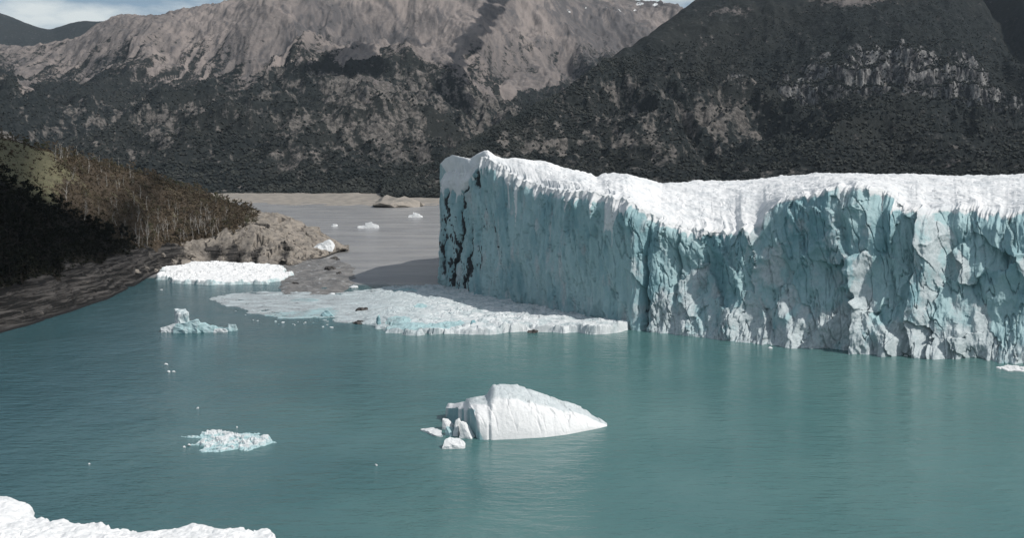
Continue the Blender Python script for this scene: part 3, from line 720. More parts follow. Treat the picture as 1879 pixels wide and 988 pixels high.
# ---------------------------------------------------------------- ice floes (height fields over an outline)
def floe(name, poly, step, hfun, label, cat, edge=2.0, jag=2.0, seed=0, group=None, attr=None, z0=0.0, holes=0.0):
    P = [(float(a), float(b)) for a, b in zip(*at_z(np.array([p[0] for p in poly], float), np.array([p[1] for p in poly], float), z0)[:2])]
    xs_ = np.arange(min(p[0] for p in P) - 4, max(p[0] for p in P) + 4, step); ys_ = np.arange(min(p[1] for p in P) - 4, max(p[1] for p in P) + 4, step)
    X, Y = np.meshgrid(xs_, ys_)
    wX = X + jag * fbm(X / (jag * 4), Y / (jag * 4), 4, seed); wY = Y + jag * fbm(X / (jag * 4), Y / (jag * 4), 4, seed + 9)
    D = polydist(wX, wY, P)
    if holes: D = np.minimum(D, 6.0) - holes * sst(0.12, 0.42, fbm(X / 11, Y / 5.5, 4, seed + 40)) * sst(26, 4, D) * sst(70, -40, X - np.mean([p[0] for p in P]))
    Z = np.where(D > 0, sst(0, edge, D), 0) * hfun(X, Y, D) - 0.6 * (D <= 0.0)
    A = attr(X, Y, D, Z) if attr else dict(white=1 + 0 * X, deep=0.2 + 0 * X, dirt=0 * X, snow=1 + 0 * X)
    F = gridF(*X.shape)
    keep = (D.ravel()[F] > -step * 1.5).any(1)
    F = F[keep]
    used = np.unique(F); rm = -np.ones(X.size, int); rm[used] = np.arange(len(used))
    V = stackV(X, Y, Z)[used]
    c = Vector((float(V[:, 0].mean()), float(V[:, 1].mean()), 0))
    o = mesh(name, V - np.array(c)[None], rm[F], MAT_ICE, {k: a.ravel()[used] for k, a in A.items()}, smooth=False)
    o.location = c
    return tag(o, label, cat, group)
def slabs(X, Y, s, seed):
    """broken ice: tilted plates of one size class, 0 in the joints"""
    f1, f2, ci, cj, dx, dy = worley(X / s + 0.22 * fbm(X / s * 1.3, Y / s * 1.3, 3, seed), Y / s * 0.8, seed + 3)
    return np.clip(sst(0.02, 0.16, f2 - f1) * (0.25 + 0.75 * _h(ci, cj, seed) ** 1.5 + 1.1 * dx * (_h(ci, cj, seed + 1) - 0.5) + 1.1 * dy * (_h(ci, cj, seed + 2) - 0.5)), 0, 2)
def chunks(X, Y, s, seed):
    k = sst(-0.25, 0.3, fbm(X / (s * 5), Y / (s * 5), 3, seed + 20)); k2 = sst(0.0, 0.4, fbm(X / (s * 8), Y / (s * 8), 3, seed + 30))
    return (slabs(X, Y, s * 2.2, seed) * k + slabs(X, Y, s * 0.9, seed + 5) * (1 - k)) * (1 - 0.8 * k2) + 0.26 * slabs(X, Y, s * 0.45, seed + 9)
def pxpy(X, Y):
    dep = Y * CT + H0 * ST
    return CX + FPX * X / dep, CY + FPX * (H0 * CT - Y * ST) / dep
def shelf_h(X, Y, D):
    a, b = pxpy(X, Y)
    th = 0.30 + 1.1 * sst(640, 720, a) + 1.7 * sst(820, 960, a) * sst(575, 600, b)
    return th * (0.75 + 0.35 * fbm(X / 14, Y / 14, 3, 601)) + (0.16 + 0.30 * sst(560, 700, a) + 0.34 * sst(700, 900, a)) * chunks(X, Y, 2.4, 603) + 1.1 * chunks(X, Y, 6.0, 606) * sst(620, 760, a)
def blob(a, b, x, y, rx, ry): return np.exp(-(((a - x) / rx) ** 2 + ((b - y) / ry) ** 2) ** 2)
def shelf_a(X, Y, D, Z):
    a, b = pxpy(X, Y)
    bl = np.maximum.reduce([blob(a, b, 545, 580, 65, 7), blob(a, b, 590, 575, 30, 9), blob(a, b, 770, 606, 70, 6), blob(a, b, 730, 597, 25, 7), blob(a, b, 830, 603, 26, 6), blob(a, b, 560, 552, 30, 3), blob(a, b, 745, 538, 22, 3), blob(a, b, 772, 568, 14, 4)])
    n = fbm(X / 6, Y / 6, 4, 611)
    gr = 0.7 * sst(740, 560, a) + 0.2 * sst(800, 700, a)
    return dict(white=1.0 - 0.95 * sst(0.3, 0.6, bl + 0.25 * n) - 0.25 * sst(0.35, 0.7, n + gr * 0.5), deep=0.1 + 0.3 * n, dirt=0.24 * gr + 0.30 * sst(-0.1, 0.8, fbm(X / 5, Y / 3, 5, 613)) * (0.35 + 0.8 * gr), snow=0.6 * sst(680, 880, a) * sst(-0.4, 0.2, n), grime=np.clip(sst(820, 520, a) * (0.62 + 0.9 * fbm(X / 12, Y / 6, 5, 614)) + 0.25 * sst(0.1, 0.6, fbm(X / 8, Y / 5, 4, 615)), 0, 1))
floe('ice_shelf', [(385, 546), (430, 538), (530, 536), (620, 538), (700, 531), (780, 528), (806, 527), (840, 534), (910, 549), (985, 564), (1080, 586), (1120, 596), (1168, 605), (1130, 609), (1090, 612), (1000, 611), (950, 610), (870, 614), (800, 616), (705, 612), (690, 600), (640, 592), (580, 587), (475, 581), (445, 570), (405, 560)],
     0.62, shelf_h, 'long grey and white ice shelf with turquoise pools along the foot of the glacier', 'ice floe', 1.2, 4.0, 600, attr=shelf_a, holes=9.0)
floe('brash_ice', [(288, 514), (300, 494), (330, 486), (380, 484), (440, 487), (500, 490), (522, 494), (528, 512), (490, 522), (420, 524), (360, 522), (325, 519)],
     0.6, lambda X, Y, D: 1.0 + 1.3 * chunks(X, Y, 3.0, 621) + 0.9 * chunks(X, Y, 7, 625) + 1.2 * sst(0, 20, D), 'bright white band of packed brash ice below the pale rocky point', 'ice floe', 1.0, 6.0, 620,
     attr=lambda X, Y, D, Z: dict(white=1.0 - 0.5 * sst(2.5, 0.5, D), deep=0 * X, dirt=0 * X, snow=1 + 0 * X))
floe('ice_raft', [(333, 800), (362, 802), (372, 794), (400, 795), (440, 798), (470, 796), (490, 804), (504, 813), (485, 820), (455, 829), (430, 826), (405, 831), (362, 832), (372, 822), (350, 818), (365, 808)],
     0.22, lambda X, Y, D: -0.22 + 1.0 * chunks(X, Y, 1.3, 631) + 0.55 * slabs(X, Y, 4.2, 635), 'ragged raft of broken white and turquoise ice floating alone in the left foreground', 'ice floe', 0.5, 1.1, 630,
     attr=lambda X, Y, D, Z: dict(white=0.22 + 0.6 * Z + 0.25 * fbm(X / 1.5, Y / 1.5, 3, 637), deep=-0.2 + 0 * X, dirt=0 * X, snow=0.6 + 0 * X))
floe('foreground_ice', [(-260, 900), (-60, 912), (0, 921), (38, 930), (58, 938), (72, 958), (100, 968), (150, 968), (205, 972), (225, 984), (300, 984), (335, 978), (360, 970), (395, 976), (418, 986), (450, 982), (485, 984), (520, 1000), (420, 1060), (200, 1150), (-260, 1200)],
     0.35, lambda X, Y, D: 1.3 + 1.1 * sst(0, 9, D) + 0.9 * fbm(X / 7, Y / 5, 4, 641) + 0.35 * chunks(X, Y, 2.2, 645), 'snow white ice edge in the nearest corner of the lake', 'ice floe', 0.8, 1.6, 640)

# gravel bar between the headland and the lagoon
xs = np.linspace(505, 680, 120)
X, Y, Z, q = loft([('z', [505, 680], [-1.2, -1.2], [495, 500]),
                   ([505, 525, 560, 600, 650, 680], [540, 541, 542, 541, 536, 528], list(depth_of(np.array([505., 525, 560, 600, 650, 680]), np.array([540., 541, 542, 541, 536, 528])))),
                   ([505, 560, 600, 640, 680], [500, 500, 500, 504, 512], list(depth_of(np.array([505., 560, 600, 640, 680]), np.array([500., 500, 500, 504, 512]), 1.0))),
                   ([505, 560, 600, 640, 680], [482, 478, 474, 484, 500], list(depth_of(np.array([505., 560, 600, 640, 680]), np.array([482., 478, 474, 484, 500]), 0.3))),
                   ('z', [505, 680], [-1.5, -1.5], [720, 640])], xs, [4, 30, 30, 8], 3)
Z = Z - (2.6 * sst(628, 680, xs) + 1.6 * sst(524, 505, xs))[None]
Z = Z + (0.9 * fbm(X / 12, Y / 16, 5, 651) + 0.35 * chunks(X, Y, 3, 653)) * sst(0.6, 1.4, q)[:, None]
tag(mesh('gravel_bar', stackV(X, Y, Z), gridF(*X.shape), MAT_BAR), kind='structure')

def ground_px(X, Y, Z, px, py):
    dep = Y * CT - (Z - H0) * ST
    sx = CX + FPX * X / dep; sy = CY - FPX * ((Z - H0) * CT + Y * ST) / dep
    i = np.argmin((sx - px) ** 2 + (sy - py) ** 2)
    return Vector((float(X.flat[i]), float(Y.flat[i]), float(Z.flat[i])))
# ---------------------------------------------------------------- solid chunks: hull, cut, roughened
def chunk_mesh(name, pts, mat, seed, cuts=3, rough=0.06, white=1.0, deep=0.2, dirt=0.0, snow=0.8, smooth=False):
    bm = bmesh.new()
    for p in pts: bm.verts.new(p)
    r = bmesh.ops.convex_hull(bm, input=bm.verts)
    bmesh.ops.delete(bm, geom=[g for g in r['geom_interior'] if isinstance(g, bmesh.types.BMVert)], context='VERTS')
    bmesh.ops.triangulate(bm, faces=bm.faces)
    for k in range(cuts):
        es = sorted(bm.edges, key=lambda e_: -e_.calc_length())
        es = [e_ for e_ in es if e_.calc_length() > 0.30 * es[0].calc_length()]
        bmesh.ops.subdivide_edges(bm, edges=es, cuts=1, use_grid_fill=False)
        bmesh.ops.triangulate(bm, faces=[f for f in bm.faces if len(f.verts) > 3])
    V = np.array([v_.co[:] for v_ in bm.verts]); bm.verts.index_update()
    F = np.array([[v_.index for v_ in f.verts] for f in bm.faces]); bm.free()
    sc = np.ptp(V, axis=0).max()
    L = sc * 0.22
    off = np.stack([fbm(V[:, (1 + k) % 3] / L + 3.1 * k, V[:, k] / L + V[:, (2 + k) % 3] / L, 4, seed + 7 * k) for k in range(3)], -1)
    V = V + off * sc * rough
    n = len(V)
    A = dict(white=np.full(n, white) if np.isscalar(white) else white(V), deep=np.full(n, deep), dirt=np.full(n, dirt), snow=np.full(n, snow))
    return V, F, A
def join(parts):
    Vs, Fs, As, o = [], [], {}, 0
    for V, F, A in parts:
        Vs.append(V); Fs.append(F + o); o += len(V)
        for k, a in A.items(): As.setdefault(k, []).append(a)
    return np.concatenate(Vs), np.concatenate(Fs), {k: np.concatenate(a) for k, a in As.items()}
def lump(rnd, sx, sy, sz, n=16, below=0.25):
    out = []
    for k in range(n):
        a = rnd.uniform(0, 6.283); t = rnd.uniform(-below, 1.0)
        rr_ = math.sqrt(max(0.05, 1 - max(t, 0) ** 1.6)) * rnd.uniform(0.75, 1.0)
        out.append((sx * rr_ * math.cos(a), sy * rr_ * math.sin(a), sz * t))
    return out
def add_chunk(name, px, py, wpx, hm, label, cat, seed, white=1.0, mat=None, group=None, dm=None, rough=0.05, deep=0.2, z=0.0, snow=0.8):
    p = pt(px, py, z); dep = p.y * CT + H0 * ST
    w = wpx * dep / FPX
    rnd = random.Random(seed)
    dpt = dm if dm else w * 0.7
    V, F, A = chunk_mesh(name, lump(rnd, w / 2, dpt / 2, hm), mat, seed, 2, rough, white, deep, 0.0, snow)
    o = mesh(name, V, F, mat or MAT_ICE, A, smooth=False)
    o.location = (p.x, p.y + dpt * 0.45, z)
    return tag(o, label, cat, group)

# the big iceberg in the middle
IB = pt(960, 806)
berg = empty('iceberg', IB)
tag(berg, 'large white wedge shaped iceberg with a broken blue left end, floating in mid lake', 'iceberg')
xs = np.linspace(819, 1114, 260)
fx = [819, 830, 845, 860, 880, 900, 950, 1000, 1040, 1080, 1100, 1114]
fy = [770, 776, 786, 796, 808, 809, 807, 804, 799, 791, 787, 783]
fY = depth_of(np.array(fx, float), np.array(fy, float))
ridx = [819, 822, 845, 857, 862, 880, 895, 900, 906, 925, 945, 975, 1010, 1045, 1075, 1098, 1108, 1114]
ridy = [748, 742, 739, 738, 733, 728, 722, 712, 706, 704, 706, 716, 730, 741, 752, 766, 774, 781]
back = [2, 3, 6, 8, 9, 11, 12, 12, 12, 12, 12, 11, 10, 8.5, 7, 4.5, 2.5, 0.4]
Fpy = np.interp(xs, fx, fy); FY = np.interp(xs, fx, fY)
Rpy = smooth1(np.interp(xs, ridx, ridy), 3); RYd = np.interp(xs, fx, fY) + np.interp(xs, ridx, back)
A0 = (at_z(xs, Fpy, 0.0))
RX_, RY_, RZ_ = at_Y(xs, Rpy, RYd)
RZ_ = np.maximum(RZ_, 0.15)
steep = sst(884, 870, xs)                                        # left of the cut the front is a cliff
lipf = np.interp(xs, [819, 870, 880, 910, 1000, 1114], [0.92, 0.92, 0.55, 0.24, 0.16, 0.12])
lipw = np.interp(xs, [819, 870, 884, 1114], [0.10, 0.12, 0.10, 0.05])
L1 = (A0[0], A0[1], A0[2] - 1.0)
L2 = (A0[0] + (RX_ - A0[0]) * lipw, A0[1] + (RY_ - A0[1]) * lipw, RZ_ * lipf)
mz = np.interp(xs, [819, 870, 900, 1114], [0.98, 0.97, 0.82, 0.78])
L3 = (A0[0] + (RX_ - A0[0]) * 0.46, A0[1] + (RY_ - A0[1]) * 0.46, RZ_ * mz)
L4 = (RX_, RY_, RZ_)
L5 = (RX_ * (1 + 2.0 / RY_), RY_ + 2.2, RZ_ * 0.35)
L6 = (RX_ * (1 + 4.0 / RY_), RY_ + 4.0, -1.0 + 0 * RZ_)
q = np.concatenate([np.arange(26) / 26, 1 + np.arange(40) / 40, 2 + np.arange(24) / 24, 3 + np.arange(8) / 8, 4 + np.arange(8) / 8, [5]])
BX, BYg, BZ = (pchip(np.array([l[k] for l in (L1, L2, L3, L4, L5, L6)]), q) for k in range(3))
e = sst(0.2, 1.2, q)[:, None] * (1 - sst(3.6, 4.2, q))[:, None] * sst(1114, 1090, xs)[None]
f1, f2, ci, cj, dx, dy = worley(BX / 5.5 + 0.2 * fbm(BX / 3, BYg / 3, 3, 705), BYg / 4.0, 706)
BZ = BZ + e * ((_h(ci, cj, 1) - 0.5) * 0.30 + dx * 5.5 * (_h(ci, cj, 2) - 0.5) * 0.14 + dy * 4 * (_h(ci, cj, 3) - 0.5) * 0.30) * sst(868, 890, xs)[None]
BZ = BZ - e * 0.35 * np.exp(-(fbm(BX / 6 + BYg / 9, BYg / 14, 4, 707) / 0.05) ** 2) * sst(868, 890, xs)[None]
BZ = BZ + e * (0.30 * fbm(BX / 5, BYg / 5, 5, 701) + 0.10 * fbm(BX / 1.2, BYg / 1.2, 3, 702))
BX = BX - (1.5 * np.exp(-((xs - 872) / 15.0) ** 2))[None] * np.clip(q / 3.0, 0, 1)[:, None]
# clefts in the front edge at the left
for cpx in (898,):
    BYg = BYg + 0.6 * np.exp(-((xs - cpx) / 2.5) ** 2)[None] * np.exp(-((q - 0.6) / 0.9) ** 2)[:, None]
jj = sst(890, 866, xs)[None] * (1 - sst(0.95, 1.3, q))[:, None]
saw = (xs / 11.0) % 1.0
BX = BX - jj * (1.5 * (saw - 0.5) + 0.5 * fbm(xs / 6, 0 * xs, 3, 703))[None]
BYg = BYg + jj * (1.0 * (saw - 0.5))[None]
wt_ = 1 - 0.95 * sst(891, 880, (xs + 3 * fbm(xs / 4, 0 * xs, 2, 704))[None] + 9 * np.clip(q, 0, 1.2)[:, None]) * (1 - sst(0.9, 1.12, q))[:, None] - 0.55 * (sst(0.55, 0.2, q))[:, None] * sst(900, 880, xs)[None]
strip = sst(0.86, 0.95, saw)[None] * jj
wt_ = np.clip(wt_ + 0.9 * strip, 0, 1)
child(mesh('berg_body', stackV(BX, BYg, BZ), gridF(*BX.shape), MAT_ICE, dict(white=wt_, deep=0.55 + 0 * BX, dirt=0 * BX, snow=np.clip(wt_, 0, 1) * (1 - 0.75 * sst(1.95, 2.15, q[:, None] + 0.12 * fbm(BX / 3, BYg / 3, 3, 708)) * sst(850, 875, xs)[None]))), berg)
cv = np.stack([np.broadcast_to(BX[:, 0], (8, len(q))) , np.broadcast_to(BYg[:, 0], (8, len(q))), BZ[:, 0][None] * np.linspace(1, 0, 8)[:, None] - np.linspace(0, 1, 8)[:, None]], -1)
def fin(pts3, seed, white=0.95):
    V, F, A = chunk_mesh('ice_fin', pts3, None, seed, 3, 0.03, white, 0.2, 0, 0.9)
    child(mesh('ice_fin', V, F, MAT_ICE, A, smooth=False), berg)
def fin_px(base, tops, thick, seed, white=0.95):
    """a leaning slab: base and top outlines in photo pixels on the slab's own distance"""
    P = []
    Yd = depth_of(base[0][0], base[0][1])
    for (a, b) in base:
        p = pt(a, b, 0); P += [p + Vector((0, 0, -0.8)), p + Vector((thick * 0.5, thick, -0.8))]
    for (a, b) in tops:
        xx, yy, zz = at_Y(a, b, float(Yd) + thick * 0.4)
        P += [Vector((float(xx), float(yy), float(zz))), Vector((float(xx) + thick * 0.3, float(yy) + thick * 0.6, float(zz) - 0.1))]
    fin([tuple(p) for p in P], seed, white)
fin_px([(811, 789), (826, 791)], [(812, 769), (819, 771), (829, 781)], 1.6, 11)
fin_px([(829, 801), (838, 802)], [(836, 772), (841, 769), (843, 776)], 1.3, 12)
fin_px([(842, 805), (868, 807)], [(845, 775), (851, 777), (862, 793)], 1.8, 13)
fin_px([(817, 800), (830, 803)], [(818, 784), (828, 787)], 1.6, 14, 0.25)
child(mesh('berg_end', cv.reshape(-1, 3), gridF(8, len(q)), MAT_ICE, dict(white=np.zeros(cv.shape[:2]), deep=np.full(cv.shape[:2], .3), dirt=np.zeros(cv.shape[:2]), snow=np.zeros(cv.shape[:2]))), berg)
V, F, A = chunk_mesh('k', lump(random.Random(8), 0.7, 0.7, 1.0), None, 8, 2, 0.05)
kp = at_Y(949, 709, float(IB.y) + 12.5)
child(mesh('ice_knob', V + np.array([[float(kp[0]), float(kp[1]), float(kp[2]) - 0.45]]), F, MAT_ICE, A), berg)

# pieces lying around it
def floating(name, px, py, pts3, seed, label, white=1.0, rough=0.03):
    V, F, A = chunk_mesh(name, pts3, None, seed, 3, rough, white)
    o = mesh(name, V, F, MAT_ICE, A, smooth=False); o.location = pt(px, py)
    return tag(o, label, 'ice block')
floating('ice_plate', 791, 797, [(-3.2, 3.6, .25), (-2.4, 4.4, .3), (0.2, 3.6, .7), (2.6, .6, .75), (3.0, -2.6, .35), (1.2, -2.4, .4), (-.8, .2, .45), (-3, 3.4, -.5), (3.2, -2.8, -.5), (.4, -1.6, -.5), (2.8, 1, -.5), (-2, 4.6, -.5)], 21,
         'thin white ice plate lying awash beside the broken end of the big iceberg')
floating('ice_block', 832, 825, [(-2.9, 0, -.5), (2.9, .4, -.5), (-2.6, 3.6, -.5), (2.7, 3.6, -.5), (-2.8, .1, .5), (-2.1, 1.6, 2.0), (-1.0, 2.6, 2.3), (1.2, 2.4, 2.0), (2.0, 1.8, 1.7), (2.8, .6, .5), (0, .2, .9), (2.6, 3, .8)], 23,
         'small white ice block floating just in front of the big iceberg')

rf = random.Random(12)
for k in range(16):
    t = rf.random(); px = 392 + 300 * t + rf.uniform(-10, 10); py = np.interp(px, [390, 445, 475, 580, 690], [556, 574, 585, 592, 606]) + rf.uniform(1, 9)
    w = rf.choice((4, 5, 7, 10)); p = pt(px, py); w_ = w * (p.y * CT + H0 * ST) / FPX
    V, F, A = chunk_mesh('ice_fragment', lump(rf, w_ / 2, w_ * .4, w_ * rf.uniform(.12, .3), 12), None, 300 + k, 2, 0.06, rf.choice((1.0, .8, .45)), .1, 0, .6)
    o = mesh('ice_fragment', V, F, MAT_ICE, A, smooth=False); o.location = p
    tag(o, 'small broken ice fragment afloat along the ragged lower left rim of the ice shelf', 'ice piece', 'fragments along the ice shelf')
# the small turquoise berg on the left
tb = empty('iceberg', pt(362, 611))
tag(tb, 'small turquoise iceberg with a square tower, floating off the dark rocks', 'iceberg')
def berg_part(name, lumps, seed, white):
    Ps = []
    for k, pts3 in enumerate(lumps): Ps.append(chunk_mesh(name, pts3, None, seed + k, 3, 0.05, white, -0.1, 0, 0.5))
    V, F, A = join(Ps)
    child(mesh(name, V, F, MAT_ICE, A, smooth=False), tb)
def box_px(x0, x1, ybase, y0, y1, thick, lean=0.0):
    Yb = float(depth_of((x0 + x1) / 2, ybase)); P = []
    for a in (x0, x1):
        p = pt(a, ybase, 0)
        for t in (0, thick):
            P.append((p.x, p.y + t, -0.8))
            yy = y0 if a == x0 else y1
            xx, _, zz = at_Y(a + lean, yy, Yb + t * 0.7)
            P.append((float(xx), p.y + 0.15 * thick + t * 0.75, float(zz)))
    return P
berg_part('berg_body', [box_px(318, 362, 612, 598, 588, 8), box_px(352, 395, 611, 591, 600, 6), box_px(390, 424, 609, 602, 603, 5)], 41, 0.34)
berg_part('ice_tower', [[tuple(a_) for a_ in box_px(326, 343, 610, 578, 575, 5)] + [tuple(Vector(b_) + Vector((0, 0, 5.5))) for b_ in box_px(321, 340, 606, 592, 592, 4)]], 51, 0.62)
berg_part('ice_knob', [box_px(418, 432, 608, 596, 597, 4)], 61, 0.45)
berg_part('ice_ledge', [box_px(294, 322, 611, 604, 594, 6)], 65, 0.95)
berg_part('ice_ledge', [box_px(392, 414, 611, 604, 605, 3)], 66, 0.95)

# ---------------------------------------------------------------- loose ice, rocks
GI = 'small ice pieces drifting on the lake'
for k, (px, py, w, h, lab) in enumerate((
        (304, 671, 9, .7, 'small white ice piece drifting below the turquoise iceberg, upper of three'),
        (309, 684, 8, .6, 'small white ice piece drifting below the turquoise iceberg, lower left of three'),
        (318, 684, 7, .6, 'small white ice piece drifting below the turquoise iceberg, lower right of three'),
        (362, 751, 7, .5, 'tiny white ice piece drifting alone above the ragged ice raft'),
        (690, 856, 7, .5, 'tiny white ice speck adrift to the left below the big iceberg'),
        (337, 823, 7, .5, 'tiny ice piece beside the lower edge of the ragged ice raft'),
        (346, 820, 8, .6, 'small ice lump against the lower left edge of the ragged raft'),
        (434, 786, 5, .4, 'tiny ice speck just above the ragged ice raft'),
        (163, 853, 5, .3, 'tiny ice speck adrift in the dark lower left water'),
        (1415, 640, 12, .6, 'small flat ice piece adrift near the foot of the glacier wall'),
        (1467, 634, 9, .5, 'small ice piece against the waterline of the glacier wall, at mid length'),
        (1663, 655, 10, .5, 'small ice piece floating below the widest white slab of the glacier wall'),
        (296, 533, 7, .5, 'tiny ice piece adrift below the bright brash ice'),
        (648, 529, 20, 2.0, 'white ice lump resting on the grey gravel bar'),
        (613, 416, 14, 3.0, 'smallest white berg in the grey lagoon, nearest the headland'),
        (610, 541, 14, .8, 'white ice lump at the top edge of the grey ice shelf'))):
    add_chunk('ice_piece', px, py, w, h, lab, 'ice piece', 900 + k, 1.0, group=GI)
floe('ice_strip', [(1826, 675), (1850, 672), (1900, 677), (1950, 686), (1900, 684), (1845, 681)], 0.2, lambda X, Y, D: 0.1 + 0.5 * chunks(X, Y, 1.4, 661), 'thin strip of white ice crumbs adrift off the glacier at the frame edge', 'ice floe', 0.3, 0.8, 660)
def far_berg(px0, px1, py, prof, label, seed):
    """lagoon berg from its profile in metres, 3 to 4 m thick through"""
    Ps = []
    for k, (a, b, h0, h1) in enumerate(prof):
        Ps.append(chunk_mesh('b', box_px(a, b, py, py - h0, py - h1, 9), None, seed + k, 3, 0.04, 0.95, 0, 0, 0.9))
    V, F, A = join(Ps); c = V.mean(0); c[2] = 0
    o = mesh('iceberg', V - c, F, MAT_ICE, A, smooth=False); o.location = c
    tag(o, label, 'iceberg')
far_berg(655, 694, 419, [(656, 676, 3, 6), (670, 682, 9, 11), (678, 694, 10, 5)], 'low white berg in the grey lagoon between headland and glacier', 71)
far_berg(749, 776, 399, [(749, 766, 3, 7), (758, 770, 9, 6), (764, 775, 7, 2)], 'farthest white berg in the grey lagoon, nearest the glacier', 75)
# white ice stranded on the rocky point
sp = pt(592, 459, 4.0)
V, F, A = chunk_mesh('s', [(-9, -2, -1), (8, -3, -1), (-8, 3, 2), (7, 4, 6), (0, 2, 5), (4, 3, 8), (6, 1, 7.5), (-4, 0, 1.5), (9, 2, 3), (0, -4, 0)], None, 81, 3, 0.04)
o = mesh('ice_block', V, F, MAT_ICE, A, smooth=False); o.location = sp
tag(o, 'white ice block stranded on the outer rocks of the point', 'ice block')
# shelf details
add_chunk('ice_block', 869, 606, 24, 4.2, 'dark blue ice block on the lower rim of the ice shelf', 'ice block', 83, 0.0, deep=0.9, snow=0, dm=4)
add_chunk('ice_block', 694, 602, 14, 5.5, 'upright grey blue ice fin on the ice shelf beside the turquoise pool', 'ice block', 84, 0.1, deep=0.6, snow=0, dm=3)
add_chunk('ice_block', 600, 583, 34, 3.0, 'broad teal ice block at the water edge of the grey shelf', 'ice block', 85, 0.1, deep=0.5, snow=0, dm=6)
for k, (px, py, w, h, lab) in enumerate((
        (662, 574, 30, 2.2, 'black wedge of rock lying on the middle of the ice shelf'),
        (658, 596, 40, 1.1, 'low dark rock debris at the lower edge of the ice shelf'),
        (605, 500, 30, 4.2, 'black jagged rock at the tip of the gravel bar'),
        (622, 506, 16, 2.6, 'smaller black rock beside the jagged rock on the gravel bar'),
        (538, 524, 26, 1.6, 'flat dark rock between the brash ice and the gravel bar'),
        (612, 478, 26, 2.5, 'grey boulder on the inner edge of the gravel bar'),
        (1000 - 22, 612, 26, 1.2, 'small dark rock at the front rim of the white ice shelf'))):
    add_chunk('rock', px, py, w, h, lab, 'rock', 130 + k, mat=MAT_ROCK, rough=0.09)
o = add_chunk('rock', 712, 382, 148, 17, 'pale rounded rock rising from the far beach across the lagoon', 'rock', 152, mat=MAT_SHORE, rough=0.05, dm=120)

rb = random.Random(31)
for k, (px, py, w) in enumerate(((250, 500, 22), (268, 493, 16), (285, 498, 14), (318, 482, 24), (338, 488, 14), (352, 470, 20), (372, 484, 18), (405, 478, 22), (455, 486, 20), (480, 488, 14), (540, 486, 22), (556, 478, 16), (575, 470, 18), (520, 478, 14), (436, 470, 14), (300, 470, 16))):
    hp = ground_px(HX, HY, HZ, px, py)
    dep = hp.y * CT + H0 * ST; w_ = w * dep / FPX
    V, F, A = chunk_mesh('boulder', lump(rb, w_ / 2, w_ * .4, w_ * rb.uniform(.3, .5), 14), None, 160 + k, 2, 0.07)
    o = mesh('boulder', V, F, MAT_BOULDER, A, smooth=False); o.location = hp - Vector((0, 0, 0.3)); o.rotation_euler = (0, 0, rb.uniform(0, 6.28))
    tag(o, 'angular grey brown boulder among the broken rocks of the headland shore', 'boulder', 'boulders on the headland shore')

# ---------------------------------------------------------------- trees of the headland
def tube(P, R, n=6):
    V, F = [], []
    for k, (p, r) in enumerate(zip(P, R)):
        for j in range(n):
            a = 6.2832 * j / n
            V.append((p[0] + r * math.cos(a), p[1] + r * math.sin(a), p[2]))
    for k in range(len(P) - 1):
        for j in range(n):
            F.append((k * n + j, k * n + (j + 1) % n, (k + 1) * n + (j + 1) % n, (k + 1) * n + j))
    return np.array(V), np.array(F)
def joinq(parts):
    Vs, Fs, o = [], [], 0
    for V, F in parts: Vs.append(V); Fs.append(F + o); o += len(V)
    return np.concatenate(Vs), np.concatenate(Fs)
def trunk_geo(rnd, h, r, nb, spread):
    ps = []; x = y = 0.0; P = []; R = []
    for k in range(8):
        t = k / 7; P.append((x, y, -0.5 + (h + 0.5) * t)); R.append(r * (1 - 0.85 * t)); x += rnd.uniform(-.05, .05) * h * .5; y += rnd.uniform(-.05, .05) * h * .5
    ps.append(tube(P, R)); tips = [P[-1]]
    for k in range(nb):
        i = rnd.randint(2, 6); b = P[i]; a = rnd.uniform(0, 6.283); L = h * rnd.uniform(.16, .34) * spread
        e_ = (b[0] + L * math.cos(a), b[1] + L * math.sin(a), b[2] + L * rnd.uniform(.6, 1.3)); m_ = tuple((u_ + v_) / 2 + rnd.uniform(-.1, .1) * L for u_, v_ in zip(b, e_))
        ps.append(tube([b, m_, e_], [r * .42, r * .3, r * .1], 5)); tips.append(e_)
    return joinq(ps), tips
def crown_geo(rnd, tips, h, n, size, flat=0.6):
    rg = np.random.default_rng(rnd.randint(0, 10 ** 6)); V, F = [], []
    cl = []
    for t in tips:
        for _ in range(3): cl.append((t[0] + rnd.uniform(-.1, .1) * h, t[1] + rnd.uniform(-.1, .1) * h, t[2] + rnd.uniform(-.10, .06) * h, h * rnd.uniform(.07, .13)))
    k = 0
    for _ in range(n):
        c = cl[rnd.randrange(len(cl))]
        d_ = rg.normal(size=3); d_ /= np.linalg.norm(d_) + 1e-6
        p = np.array(c[:3]) + d_ * c[3] * rg.random() ** 0.4 * np.array([1.1, 1.1, flat + .2])
        a = rg.normal(size=3); a /= np.linalg.norm(a); b = np.cross(a, rg.normal(size=3)); b /= np.linalg.norm(b) + 1e-6
        s = size * (0.6 + 0.8 * rg.random())
        V += [p + a * s, p + b * s * .7, p - a * s, p - b * s * .7]; F.append((k, k + 1, k + 2, k + 3)); k += 4
    return np.array(V), np.array(F)
rnd = random.Random(77)
def make_tree(name, h, leafmat, label, group, n=170, size=0.42):
    (tv, tf), tips = trunk_geo(rnd, h, h * 0.016, 9, 1.15)
    root = empty(name, (0, 0, 0)); tag(root, label, 'tree', group)
    a = mesh('trunk', tv, tf, MAT_SHADEDBARK if leafmat is MAT_SHADED else MAT_BARK, parent=root)
    cv_, cf = crown_geo(rnd, tips, h, n, size)
    b = mesh('crown', cv_, cf, leafmat, smooth=False, parent=root)
    return root
def copy_tree(o):
    c = o.copy(); COL.objects.link(c)
    for ch in o.children:
        d_ = ch.copy(); COL.objects.link(d_); d_.parent = c
    return c
